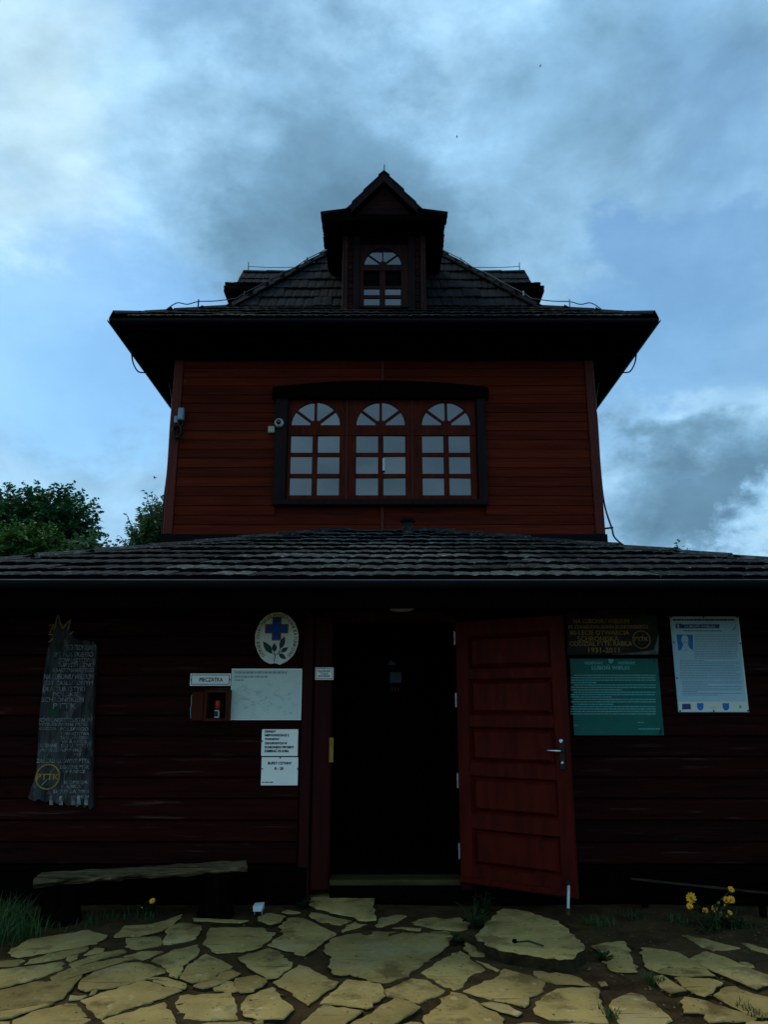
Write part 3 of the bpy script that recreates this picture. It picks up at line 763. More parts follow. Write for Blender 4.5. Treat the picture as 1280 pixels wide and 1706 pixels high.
for sx in (-1, 1):
    for sy in (-1, 1):
        tk = -.05
        while tk < 3.3:
            t1 = min(tk + (.33 if tk < UT1 else .26), UT2)
            p = UC + Vector((sx*(UE-tk), sy*(UE-tk), uz(max(tk, 0))+(.062 if tk < UT1 else .115))); q = UC + Vector((sx*(UE-t1), sy*(UE-t1), uz(t1)+(.062 if t1 < UT1 else .105)))
            m_ = MB(); cap_tile(m_, p, q, .095, .014+random.uniform(0, .006), .065); m_.build('hip_tile', 'tile_upper', uproof)
            tk += .29 if tk < UT1 else .22

# --- dormers
def arch_ring(cx, cz, r, x0, x1, z0, z1, mb, y0, y1, n=24):
    """flat plate x0..x1, z0..z1 with a half-round opening of radius r standing on z0 at (cx,z0)"""
    inn = [(cx + r*math.cos(math.pi*k/n), cz + r*math.sin(math.pi*k/n)) for k in range(n+1)]
    out = []
    for (a, b) in inn:
        d = Vector((a-cx, b-cz)); s = 1e9
        if d.x > 1e-6: s = min(s, (x1-cx)/d.x)
        if d.x < -1e-6: s = min(s, (x0-cx)/d.x)
        if d.y > 1e-6: s = min(s, (z1-cz)/d.y)
        out.append((cx + d.x*s, cz + d.y*s))
    for k in range(n):
        quad = [inn[k+1], inn[k], out[k], out[k+1]]
        mb.prism(quad, y0, y1)
    # corners
    mb.prism([out[0], (x1, z1), (x1, z1-1e-4)], y0, y1)
    for (cxx) in (x0, x1):
        ks = [k for k in range(n) if (abs(out[k][0]-cxx) < 1e-6) != (abs(out[k+1][0]-cxx) < 1e-6)]
        for k in ks: mb.prism([out[k], (cxx, z1), out[k+1]] if cxx == x1 else [out[k], (cxx, z1), out[k+1]], y0, y1)
def sector(cx, cz, r0, r1, a0, a1, n=7):
    return [(cx + r0*math.cos(a0+(a1-a0)*k/3), cz + r0*math.sin(a0+(a1-a0)*k/3)) for k in range(3, -1, -1)] + \
           [(cx + r1*math.cos(a0+(a1-a0)*k/n), cz + r1*math.sin(a0+(a1-a0)*k/n)) for k in range(n+1)]
SPK = [0, 38, 90, 142, 180]
def fan_light(frame_mb, cx, cz, r, y0, y1, bar):
    """spokes and hub into frame_mb; returns the four pane outlines"""
    hub = r*.22
    frame_mb.prism([(cx + hub*math.cos(math.pi*k/10), cz + hub*math.sin(math.pi*k/10)) for k in range(11)], y0+.001, y1)
    for a in SPK[1:-1]:
        a = R(a); frame_mb.stroke([(cx + hub*.8*math.cos(a), cz + hub*.8*math.sin(a)), (cx + (r+.004)*math.cos(a), cz + (r+.004)*math.sin(a))], bar, y0+.002, y1)
    return [sector(cx, cz, hub*.9, r+.004, R(SPK[i]), R(SPK[i+1])) for i in range(4)]

def dormer(ang, setback, front):
    ze, zr = (7.85, 8.63) if front else (7.955, 8.74)
    xf = Matrix.Translation(UC) @ Matrix.Rotation(ang, 4, 'Z')
    FY = -(2.50 - setback)                 # face plane (local y, outwards is -y)
    zb_ = 6.72 + setback*.63
    hw = .575
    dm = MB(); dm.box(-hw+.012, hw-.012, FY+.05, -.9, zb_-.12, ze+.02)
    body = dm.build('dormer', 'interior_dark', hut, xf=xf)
    B = lambda mb_, nm, m_, **kw: mb_.build(nm, m_, body, xf=xf, **kw)
    for s in (-1, 1):
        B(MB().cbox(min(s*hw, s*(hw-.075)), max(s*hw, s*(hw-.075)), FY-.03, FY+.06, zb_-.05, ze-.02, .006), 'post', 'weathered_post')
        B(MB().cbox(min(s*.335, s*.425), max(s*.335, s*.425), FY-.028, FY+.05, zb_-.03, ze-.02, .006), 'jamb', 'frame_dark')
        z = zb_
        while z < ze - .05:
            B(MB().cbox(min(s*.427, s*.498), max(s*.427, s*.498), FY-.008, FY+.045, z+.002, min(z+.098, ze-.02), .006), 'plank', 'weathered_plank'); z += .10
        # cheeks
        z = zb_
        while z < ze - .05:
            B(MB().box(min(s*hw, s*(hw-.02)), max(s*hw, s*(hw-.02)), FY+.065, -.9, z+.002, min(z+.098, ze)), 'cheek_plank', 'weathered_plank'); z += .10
    # window
    if front:
        c = at(638, 441, 12+FY); r = at(669, 441, 12+FY).x - c.x; q = lambda x, y: at(x, y, 12+FY)
        fx0, fx1 = -.333, .333; zm = c.z
        fm = MB(); arch_ring(c.x, zm, r, fx0, fx1, zm, zm + r + .05, fm, FY+.0, FY+.045)
        panes = fan_light(fm, c.x, zm, r, FY+.004, FY+.04, .016)
        zl = q(638, 511).z; zc = q(638, 451).z
        fm.box(fx0, fx1, FY-.004, FY+.045, zc, zm-.001)
        cx0, cx1 = q(606, 480).x, q(668.5, 480).x
        fm.box(fx0, cx0, FY, FY+.045, zl, zc-.001).box(cx1, fx1, FY, FY+.045, zl, zc-.001)
        fm.box(q(632.5, 490).x, q(642, 490).x, FY+.004, FY+.045, zl, zc-.001)
        for a_, b_ in ((476, 480), (491, 496), (508, 512)):
            fm.box(cx0, cx1, FY+.008, FY+.044, q(638, b_).z, q(638, a_).z)
        win = B(fm, 'window', 'window_dark')
        for p in panes: MB().prism(p, FY+.022, FY+.03).build('pane', 'window_glass', body, xf=xf)
        for l, r_ in ((607, 632.5), (642, 667.5)):
            for t_, b_ in ((479, 492), (495, 509)):
                a = q(l, b_); b = q(r_, t_)
                MB().box(a.x-.004, b.x+.004, FY+.024, FY+.030, a.z, b.z).build('pane', 'window_glass', body, xf=xf)
            a = q(l, 477); b = q(r_, 450)
            MB().box(a.x-.004, b.x+.004, FY+.040, FY+.044, a.z, b.z).build('dark_backing', 'interior_dark', body, xf=xf)  # dark sheet standing in for the unlit interior behind the open top row
    else:
        fm = MB(); arch_ring(0, 7.45, .27, -.333, .333, 7.45, 7.80, fm, FY, FY+.045)
        panes = fan_light(fm, 0, 7.45, .27, FY+.004, FY+.04, .016)
        for a, b in ((-.333, -.28), (.28, .333), (-.025, .025)): fm.box(a, b, FY, FY+.045, 7.05, 7.449)
        B(fm, 'window', 'window_dark')
        for p in panes: B(MB().prism(p, FY+.022, FY+.03), 'pane', 'window_glass')
        for a, b in ((-.28, -.025), (.025, .28)): B(MB().box(a, b, FY+.024, FY+.03, 7.05, 7.445), 'pane', 'window_glass')
    # eaves: box soffit, gable, roof planes with flared feet
    ov = FY - .35
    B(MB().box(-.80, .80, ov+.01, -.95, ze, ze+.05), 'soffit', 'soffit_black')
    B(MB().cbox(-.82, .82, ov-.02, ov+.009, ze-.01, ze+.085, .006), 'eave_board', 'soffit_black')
    gz = ze + .09
    for k in range(5):
        a, b = gz + k*.115, gz + (k+1)*.115 - .004
        h0 = .50*(zr-.12-a)/(zr-.12-gz); h1 = max(.002, .50*(zr-.12-b)/(zr-.12-gz))
        if h0 < .03: break
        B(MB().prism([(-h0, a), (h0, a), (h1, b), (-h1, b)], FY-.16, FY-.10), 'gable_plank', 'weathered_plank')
    back = -.45
    rk = FY - .25                           # gable edge of the roof, a little behind the eave corner
    for s in (-1, 1):
        v = []
        for (xx, z_, yo) in ((.0, zr, rk+.06), (.56, ze+.115, rk), (.83, ze+.055, ov-.02)):
            v += [(s*xx, yo, z_), (s*xx, back, z_), (s*xx, yo, z_+.045), (s*xx, back, z_+.045)]
        f = []
        for i in (0, 4):
            f += [(i, i+4, i+5, i+1), (i+2, i+3, i+7, i+6), (i, i+2, i+6, i+4), (i+1, i+5, i+7, i+3)]
        f += [(8, 10, 11, 9)]
        B(MB().add(v, f), 'roof_plane', 'flashing')
        # barge board
        B(MB().prism([(0, zr-.10), (s*.585, ze+.045), (s*.585, ze+.135), (0, zr+.03)][::(1 if s > 0 else -1)], rk-.012, rk+.012), 'barge_board', 'frame_dark')
        # tiles on the slopes
        sd = Vector((-s*.56, 0, zr-ze-.115)); L_ = sd.length; sd.normalize()
        R3 = Matrix.Rotation(ang, 3, 'Z')
        ld = (back - rk)
        og = UC + R3 @ Vector((s*.56, (rk+back)/2, ze+.115+.05))
        slope_tiles(uproof, TU, og, R3 @ Vector((0, -1 if s < 0 else 1, 0)), R3 @ sd, -.03, L_-.16, lambda q_: ld/2, .22 if front else .27, .26, False, stuffU)
        og = UC + R3 @ Vector((s*.84, (ov+back)/2, ze+.055+.045)); sd2 = Vector((-s*.28, 0, .06)).normalized()
        slope_tiles(uproof, TU, og, R3 @ Vector((0, -1 if s < 0 else 1, 0)), R3 @ sd2, -.02, .27, lambda q_: (back-ov)/2, .27, .26, False, stuffU)
    n_ = 5
    for k in range(n_):
        y0_ = rk + .02 + k*(back-rk)/n_; y1_ = y0_ + (back-rk)/n_ + .05
        m_ = MB(); cap_tile(m_, Vector((0, y0_, zr+.085)), Vector((0, y1_, zr+.085)), .08, .02, .07)
        B(m_, 'ridge_tile', 'tile_upper')
    rod = MB().tube([(0, rk+.10, zr+.06), (.006, rk+.10, zr+.25)], .008, 5)
    if front: rod.tube([(.075, rk+.25, zr+.05), (.08, rk+.25, zr+.17)], .007, 5)
    else: rod.tube([(0, rk+.1, zr+.17), (0, rk+.45, zr+.15), (0, back-.2, zr+.16)], .006, 5)
    B(rod, 'lightning_rod', 'wire')
    return body
dormer(0, 0, True)['label'] = 'front dormer with fan-light window and pointed gable'
dormer(-math.pi/2, .28, False)['label'] = 'left side dormer showing only its tiled roof slope'
dormer(math.pi/2, .28, False)['label'] = 'right side dormer showing only its tiled roof slope'
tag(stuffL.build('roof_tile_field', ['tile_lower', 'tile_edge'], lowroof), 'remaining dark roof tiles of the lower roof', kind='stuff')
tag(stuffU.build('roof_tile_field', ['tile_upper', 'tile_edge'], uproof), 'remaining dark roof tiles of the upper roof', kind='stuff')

# --- big triple window
def q(x, y, Y=TY0): return at(x, y, Y)
win = MB()
win.box(q(470, 750).x, q(800, 750).x, TY0+.005, TY0+.016, wz0+.01, wz1)
wino = win.build('window', 'interior_dark', hut)
wf0, wf1 = TY0-.030, TY0+.004
units = [(479.5, 577, 526, [(484, 520), (529, 565.5)]), (578.5, 686, 634.5, [(593.5, 630), (639, 675.5)]), (687.5, 794, 743.5, [(704, 739.5), (748.5, 784)])]
ROWS = [(727, 755), (762, 790), (797.5, 826)]
for (l, r, cx, cols) in units:
    fm = MB(); cz = q(cx, 709.5).z; cX = q(cx, 709.5).x; rr = q(cx+40.5, 709.5).x - cX
    xl, xr = q(l, 750).x, q(r, 750).x
    zt_ = q(cx, 665).z; zbt = q(cx, 835).z; zr0 = q(cx, 727).z; zr1 = q(cx, 826).z
    arch_ring(cX, cz, rr, xl, xr, cz, zt_, fm, wf0, wf1)
    pn = fan_light(fm, cX, cz, rr, wf0+.004, wf1-.004, .034)
    gx = [q(c_, 777).x for pr in cols for c_ in pr]
    fm.cbox(xl, xr, wf0-.004, wf1, zr0, cz-.001, .004)
    fm.cbox(xl, gx[0], wf0, wf1, zbt, zr0-.001, .004).cbox(gx[3], xr, wf0, wf1, zbt, zr0-.001, .004)
    fm.cbox(gx[0], gx[3], wf0, wf1, zbt, zr1, .004)
    fm.cbox(gx[1], gx[2], wf0+.004, wf1, zr1+.001, zr0-.002, .004)
    for (a_, b_) in ((755, 762), (790, 797.5)):
        za, zb2 = q(cx, b_).z, q(cx, a_).z
        fm.cbox(gx[0], gx[1], wf0+.006, wf1, za, zb2, .004).cbox(gx[2], gx[3], wf0+.006, wf1, za, zb2, .004)
    fm.build('casement', 'window_red', wino)
    yg = TY0 - .012
    def pane(mb_):
        # each pane sits a hair out of true in its putty
        o = mb_.build('pane', 'window_glass', wino)
        o.rotation_euler = (random.gauss(0, .010), 0, random.gauss(0, .014)); return o
    for p in pn: pane(MB().prism(p, yg, yg+.005))
    for (a_, b_) in ROWS:
        za, zb2 = q(cx, b_).z, q(cx, a_).z
        for x0, x1 in ((gx[0], gx[1]), (gx[2], gx[3])):
            pane(MB().box(x0-.003, x1+.003, yg, yg+.005, za-.003, zb2+.003))
for px in (577.7, 686.7):
    x = q(px, 750).x
    MB().cbox(x-.012, x+.012, wf0-.012, wf1-.002, q(px, 836).z, q(px, 668).z, .004).build('mullion', 'red_post', wino)
for l, r in ((458, 479), (795, 810)):
    MB().cbox(q(l, 750).x, q(r, 750).x, TY0-.09, TY0+.004, wz0, q(635, 657).z, .01).build('jamb', 'frame_dark', wino)
MB().cbox(q(457, 840).x, q(811, 840).x, TY0-.10, TY0+.004, wz0-.012, q(635, 834).z-.001, .012).build('sill', 'frame_dark', wino)
top = [(q(456+ (812-456)*k/16, 650).x, q(635, 651 - 11*math.sin(math.pi*k/16)**.8).z) for k in range(17)]
MB().prism([(top[0][0], q(635, 668).z), (top[-1][0], q(635, 668).z)] + top[::-1], TY0-.12, TY0+.002).build('lintel', 'soffit_black', wino)
MB().box(q(637.5, 775).x, q(641.5, 775).x, wf0-.03, wf0-.006, q(640, 786).z, q(640, 766).z).build('handle', 'white_plastic', wino)
cb = MB().tube([(q(513 + k*12, 850).x, TY0-.03, q(513, 843 + 13*math.sin(math.pi*k/9)).z) for k in range(10)], .006, 5)
cb.tube([(q(665 + k*9, 850).x, TY0-.03, q(513, 843 + 9*math.sin(math.pi*k/9)).z) for k in range(10)], .006, 5)
cb.build('cable', 'black_cable', wino)

# --- the open door leaf (hinged on the right, swung out towards the viewer)
hinge = Vector((DX1-.005, YW-.045, 0)); free = Vector((1.365, 5.935, 0))
ud = (free - hinge); DW = ud.length; ud.normalize(); nd = Vector((ud.y, -ud.x, 0))    # nd points to the viewer
dxf = Matrix(((ud.x, -nd.x, 0, hinge.x), (ud.y, -nd.y, 0, hinge.y), (0, 0, 1, 0), (0, 0, 0, 1)))   # local (u, depth, z)
dz0, dz1 = .160, 2.165; DH = dz1 - dz0
cols_ = (.105, DW-.105)
bands = [(.06, .195), (.235, .375), (.42, .555), (.605, .742), (.80, .935)]
lf = MB(); th = .044
lf.cbox(0, cols_[0], 0, th, dz0, dz1, .003).cbox(cols_[1], DW, 0, th, dz0, dz1, .003)
edges = [0] + [x for b in bands for x in b] + [1]
for i in range(0, len(edges), 2):
    za, zc = dz1 - edges[i+1]*DH, dz1 - edges[i]*DH
    lf.cbox(cols_[0]+.0005, cols_[1]-.0005, .0, th, za, zc, .003)
door = lf.build('door', 'door_paint', hut, xf=dxf)
door['label'] = 'dark red five-panel door standing wide open'
for (a, b) in bands:
    za, zc = dz1 - b*DH, dz1 - a*DH; x0, x1 = cols_[0]-.004, cols_[1]+.004; e = .05
    p = MB()
    o = [(x0, za-.004), (x1, za-.004), (x1, zc+.004), (x0, zc+.004)]; i1 = [(x0+.018, za+.014), (x1-.018, za+.014), (x1-.018, zc-.014), (x0+.018, zc-.014)]
    i2 = [(x0+e, za+e*.8), (x1-e, za+e*.8), (x1-e, zc-e*.8), (x0+e, zc-e*.8)]
    v = [(x, .006, z) for x, z in o] + [(x, .033, z) for x, z in i1] + [(x, .003, z) for x, z in i2] + [(x, .040, z) for x, z in o]
    f = []
    for k in range(4):
        n = (k+1) % 4; f += [(k, n, 4+n, 4+k), (4+k, 4+n, 8+n, 8+k)]
    f += [(8, 9, 10, 11), (15, 14, 13, 12)]
    p.add(v, f).build('panel', 'door_paint', door, xf=dxf)
MB().cbox(.0, DW, -.030, -.0005, dz0+.004, dz0+.05, .012).build('weather_bar', 'door_paint', door, xf=dxf)
hz = dz1 - .50*DH
MB().cbox(DW-.072, DW-.034, -.008, -.0005, hz-.13, hz+.09, .003).build('handle_plate', 'black_plastic', door, xf=dxf)
hd = MB().tube([(DW-.053, -.004, hz), (DW-.053, -.05, hz), (DW-.066, -.058, hz+.001), (DW-.12, -.058, hz+.002), (DW-.185, -.05, hz+.004)], [.009, .009, .009, .008, .006], 8)
hd.build('handle', 'steel', door, xf=dxf, smooth=True)
MB().lathe((0, 0, 0), [(.012, 0), (.012, .012), (.006, .016)], 10).build('key_cylinder', 'steel', door, xf=dxf @ Matrix.Translation((DW-.053, -.001, hz-.085)) @ Matrix.Rotation(R(90), 4, 'X'))
MB().lathe((0, 0, 0), [(.016, 0), (.016, .01), (.012, .014)], 10).build('upper_lock', 'steel', door, xf=dxf @ Matrix.Translation((DW-.053, -.001, hz+.07)) @ Matrix.Rotation(R(90), 4, 'X'))
for fr in (.07, .32, .63, .89):
    zc = dz1 - fr*DH
    MB().lathe((-.010, .002, zc-.05), [(.008, 0), (.008, .06), (.0095, .062), (.0095, .11), (.004, .115)], 8).build('hinge', 'galv', door, xf=dxf)

# ------------------------------------------------------------------ things fixed to the hut
# vent pipe on the lower roof
p = at(680, 893, 8.75); p.z = lz(p.x, p.y)+.02
vp = tag(empty('vent_pipe', p), 'short mushroom vent pipe standing on the lower roof below the tower window', 'vent')
MB().lathe(p, [(.10, -.02), (.085, .02), (.060, .05), (.060, .15)], 14).build('pipe', 'tile_lower', vp, smooth=True)
MB().lathe(p + Vector((0, 0, .14)), [(.055, 0), (.085, .01), (.09, .035), (.06, .06), (.02, .07)], 14).build('cap', 'flashing', vp, smooth=True)

# lightning conductor wires along the front hips
for s in (-1, 1):
    base = UC + Vector((s*2.0, -2.0, uz(UE-2.0)))
    lc_ = tag(empty('lightning_conductor', base), 'thin lightning conductor wire clipped along the %s hip of the tower roof' % ('left' if s < 0 else 'right'), 'wire', 'lightning conductor wires on the tower roof')
    def hp(t, up): return UC + Vector((s*(UE-t), -(UE-t), uz(t)+up))
    ts = [.42, .55, .78, 1.12, 1.3, 1.75, 2.1, 2.5, 2.72]
    pts = []
    for i, t_ in enumerate(ts):
        pts.append(hp(t_, .03 if i == 0 else .15))
        if i < len(ts)-1 and i > 0:
            pts.append((hp(t_, .15) + hp(ts[i+1], .15))/2 - Z*(.03 if i % 2 else .01))
    MB().tube(spline(pts, 4), .0075, 5).build('wire', 'wire', lc_)
    for t_ in ts[2::2]:
        MB().tube([hp(t_, .02), hp(t_, .18)], .011, 5).tube([hp(t_, .02) - X*.05, hp(t_, .06), hp(t_, .02) + X*.05], .008, 4).build('bracket', 'galv' if s > 0 else 'wire', lc_)
    # down lead at the eave corner and along the tower's edge
    c = UC + Vector((s*(UE+.0), -UE, 0))
    dl = tag(empty('down_lead', Vector((s*(TX+.05), TY0+.1, 3.5))), 'loose dark down lead cable hanging from the %s eave beside the tower wall' % ('left' if s < 0 else 'right'), 'cable', 'cables beside the tower corners')
    m_ = MB()
    e1 = Vector((s*(UE+.03), 9.35, UZ0-.12)); e2 = Vector((s*(UE+.03), 10.0, UZ0-.14))
    m_.tube(spline([e1, (e1*2+e2)/3 + Vector((s*.045, 0, -.06)), (e1+e2*2)/3 + Vector((s*.04, 0, -.09)), e2]), .010, 6)
    wxp = s*(TX+.075)
    m_.tube(spline([Vector((s*(UE-.02), 11.2, UZ0-.10)), Vector((s*3.0, 10.0, 5.85)), Vector((s*(TX+.13), 9.6, 5.4)), Vector((wxp, 9.42, 5.0)), Vector((wxp-.01*s, 9.40, 4.4)), Vector((wxp+.01*s, 9.40, 3.95))] +
            ([Vector((wxp+.05, 9.3, 3.62)), Vector((wxp+.09, 9.25, 3.45)), Vector((wxp+.35, 9.1, 3.20))] if s > 0 else [Vector((wxp, 9.4, 3.4))])), .011, 6)
    m_.build('cable', 'black_cable', dl)
    if s > 0: MB().tube([(wxp-.06, 9.38, 3.62), (wxp+.07, 9.30, 3.62)], .012, 6).build('clip', 'wire', dl)

# camera and junction box beside the window
c = at(465, 705, TY0-.10)
cc = tag(empty('security_camera', c), 'small white dome security camera on the dark window jamb', 'camera')
xfc = Matrix.Translation(c) @ Matrix.Rotation(R(90), 4, 'X')
MB().lathe((0, 0, 0), [(.058, -.02), (.058, .012), (.050, .035), (.040, .045)], 18).build('housing', 'white_plastic', cc, xf=xfc, smooth=True)
MB().lathe((0, 0, 0), [(.036, .044), (.034, .058), (.024, .07), (.008, .075)], 16).build('lens', 'glass_lens', cc, xf=xfc, smooth=True)
x0, x1, z0_, z1_ = pxrect(447, 710.5, 459, 721.5, TY0-.05)
jb = tag(empty('junction_box', ((x0+x1)/2, TY0-.03, z0_)), 'square cream junction box on the planks left of the window', 'junction box')
MB().cbox(x0, x1, TY0-.075, TY0-.013, z0_, z1_, .012).build('box', 'cream_plastic', jb)
MB().tube([(x1, TY0-.04, z0_+.03), (x1+.05, TY0-.05, z0_+.03), (x1+.065, TY0-.08, z0_+.07), (x1+.06, TY0-.09, z1_+.01)], .007, 6).build('cable', 'white_plastic', jb)
# grey device with black cable coil at the tower's left corner
x0, x1, z0_, z1_ = pxrect(297.5, 680, 306.5, 700, TY0-.1)
bx = tag(empty('outdoor_antenna_box', ((x0+x1)/2, TY0-.06, z0_)), 'grey-blue upright device box on the left corner board of the tower', 'device box')
MB().cbox(x0, x1, TY0-.13, TY0-.06, z0_, z1_, .012).build('box', 'grey_box', bx)
MB().cbox(x0-.05, x0-.006, TY0-.10, TY0-.036, z0_-.03, z0_+.06, .006).build('bracket', 'grey_box', bx)
coil = MB()
cx = at(297, 722, TY0-.06)
coil.tube([(cx.x+.055*math.cos(a*.5), TY0-.055-.002*a, cx.z+.085*math.sin(a*.5)) for a in range(0, 52)], .011, 5)
coil.tube([(cx.x+.03, TY0-.06, cx.z+.08), (cx.x+.06, TY0-.08, cx.z+.17), (x0+.03, TY0-.09, z0_+.01)], .014, 5)
coil.build('cable_coil', 'black_cable', bx)
# ceiling lamp over the door
lp = at(668, 1013, 6.22)
lamp = tag(empty('ceiling_lamp', lp), 'unlit round ceiling lamp under the eave above the doorway', 'lamp')
MB().lathe(lp, [(.02, -.028), (.09, -.02), (.118, .0), (.12, .012)], 24).build('glass_dome', 'cream_plastic', lamp, smooth=True)
MB().lathe(lp, [(.123, .008), (.127, .014), (.127, .05), (.09, .055), (.09, max(.06, EZ-.06-lp.z))], 24).build('base', 'brass', lamp)

# ------------------------------------------------------------------ signs on the lower wall
YS = YW - .03          # faces of flat boards stand just in front of the planks
def board(l, t, r, b, th=.006, yface=None, skew=0):
    y = (yface or YS) - th
    return pxrect(l, t, r, b, y) + (y,)
def sign(name, l, t, r, b, m, label, cat, th=.006, rot=0.0, group=None):
    x0, x1, z0_, z1_, y = board(l, t, r, b, th)
    root = tag(empty(name, ((x0+x1)/2, y+th, z0_)), label, cat, group)
    MB().cbox(x0, x1, y, YS+.004, z0_, z1_, .001).build('panel', m, root)
    return root, (x0, x1, z0_, z1_, y)
def pins(root, pts, Y_, m='ink', r=.006):
    for px, py in pts:
        p = at(px, py, Y_); MB().lathe((0, 0, 0), [(r, 0), (r, .003), (r*.5, .005)], 8).build('pin', m, root, xf=Matrix.Translation((p.x, Y_, p.z)) @ Matrix.Rotation(R(90), 4, 'X'))

# oval rescue-service emblem
YO = YS - .022
oc = at(461, 1063.5, YO); orx = at(497, 1063, YO).x - oc.x; orz = at(461, 1020, YO).z - oc.z
ov_ = tag(empty('oval_emblem_sign', (oc.x, YS, oc.z-orz)), 'white oval wooden sign with blue cross and green sprig, ringed by lettering', 'sign')
pts = []
for k in range(72):
    a = 2*math.pi*k/72; j = 1 + random.uniform(-.012, .012)
    if 52 <= k <= 55: j = .94 if k in (53, 54) else .97
    pts.append((oc.x + orx*j*math.cos(a), oc.z + orz*j*math.sin(a)))
MB().prism(pts, YO, YS+.004).build('board', 'oval_white', ov_)
lt = MB(); s_ = 'GÓRSKIE OCHOTNICZE POGOTOWIE RATUNKOWE'
if CAP is None: CAP = max(p[1] for p in text_geo('H')[0])
erx, erz = orx*.80, orz*.815; hh = orz*.125
samples = 900; a0, a1_ = R(232), R(-52); pa = [a0 + (a1_-a0)*i/samples for i in range(samples+1)]
pp = [Vector((oc.x + erx*math.cos(a), oc.z + erz*math.sin(a))) for a in pa]
cum = [0]
for i in range(samples): cum.append(cum[-1] + (pp[i+1]-pp[i]).length)
adv = []
for ch in s_:
    if ch == ' ': adv.append(.33)
    else:
        v_ = text_geo(ch)[0]; adv.append(max(p[0] for p in v_) - min(p[0] for p in v_) + .10)
tot = sum(adv); pos = 0
for ch, ad_ in zip(s_, adv):
    mid = (pos + ad_/2)/tot*cum[-1]; pos += ad_
    if ch == ' ': continue
    i = next(k for k in range(samples+1) if cum[k] >= mid); a_ = pp[max(i-1, 0)]; b_ = pp[min(i+1, samples)]
    tg = (b_-a_).normalized(); nm = Vector((-tg.y, tg.x)); v_, f_ = text_geo(ch)
    lo = min(p[0] for p in v_); hi = max(p[0] for p in v_); scx = cum[-1]/tot; scz = hh/CAP
    for bo in (-.0012, .0012):
        lt.add([(pp[i].x + tg.x*((p[0]-(lo+hi)/2)*scx+bo) + nm.x*p[1]*scz, YO-.0012-abs(bo)*(.1 if bo > 0 else 0), pp[i].y + tg.y*((p[0]-(lo+hi)/2)*scx+bo) + nm.y*p[1]*scz) for p in v_], f_)
lt.build('lettering', 'oval_gold', ov_)
def cross(cx, cz, a, w): return [(cx-w,cz-a),(cx+w,cz-a),(cx+w,cz-w),(cx+a,cz-w),(cx+a,cz+w),(cx+w,cz+w),(cx+w,cz+a),(cx-w,cz+a),(cx-w,cz+w),(cx-a,cz+w),(cx-a,cz-w),(cx-w,cz-w)]
ccx = at(461, 1047.5, YO); ca = at(480.5, 1047, YO).x - ccx.x
MB().prism(cross(ccx.x, ccx.z, ca, ca*.40), YO-.003, YO+.001).build('cross_border', 'oval_gold', ov_)
MB().prism(cross(ccx.x, ccx.z, ca*.88, ca*.29), YO-.006, YO-.002).build('cross', 'cross_blue', ov_)
sp = MB(); w2 = lambda x, y: (lambda p: (p.x, p.z))(at(415 + x/14.22, 1010 + y/14.22, YO))
sp.stroke([w2(595, 1310), w2(620, 1160), w2(700, 1110), w2(760, 960)], .005, YO-.003, YO+.001)
sp.stroke([w2(620, 1160), w2(545, 1110)], .004, YO-.003, YO+.001).stroke([w2(600, 1140), w2(600, 1050)], .004, YO-.003, YO+.001).stroke([w2(690, 1120), w2(760, 1075)], .004, YO-.003, YO+.001)
sp.build('stem', 'ink', ov_)
for (ax, ay, bx_, by, wd) in ((545, 1125, 330, 830, 75), (600, 1080, 600, 880, 60), (735, 1010, 845, 715, 60), (755, 1085, 930, 975, 50), (700, 1125, 880, 1250, 55)):
    a = Vector((ax, ay)); b = Vector((bx_, by)); d = (b-a).normalized(); nn = Vector((-d.y, d.x))
    prof = [0, .6, .95, 1, .8, .45]; up_ = [a + (b-a)*(k/6) + nn*wd*prof[k] for k in range(6)]; dn_ = [a + (b-a)*(k/6) - nn*wd*prof[k] for k in range(5, 0, -1)]
    MB().prism([w2(p.x, p.y) for p in (up_ + [b] + dn_)][::-1], YO-.0045, YO-.001).build('leaf', 'leaf_paint', ov_)

# map board
root, (x0, x1, z0_, z1_, y) = sign('map_board', 386, 1114, 503.5, 1199.5, 'map_paper', 'pale faded map board with illegible print, beside the stamp box', 'board', .008)
mp = MB()
wordlines(mp, 391, 480, 1118.5, 1126, 1, y-.001, .5); wordlines(mp, 391, 446, 1126, 1132, 1, y-.001, .5); wordlines(mp, 391, 406, 1132, 1137, 1, y-.001, .5)
for k in range(26):
    a = (random.uniform(395, 495), random.uniform(1140, 1192)); pl = [a]
    for _ in range(6): a = (min(500, max(390, a[0] + random.uniform(-9, 9))), min(1195, max(1138, a[1] + random.uniform(-5, 5)))); pl.append(a)
    mp.stroke([(lambda p: (p.x, p.z))(at(u_, v_, y)) for u_, v_ in pl], .0016, y-.001, y+.0005)
tag(mp.build('faded_print', 'map_print', root), kind='stuff')
pins(root, [(390, 1117), (443, 1161), (449, 1169), (452, 1172), (446, 1182), (474, 1186)], y-.0005, r=.003)
MB().box(x0, x1, y-.002, y, z1_-.008, z1_).box(x1-.006, x1, y-.002, y, z0_, z1_-.008).box(x0, x1-.006, y-.002, y, z0_, z0_+.006).build('border', 'paper_edge', root)

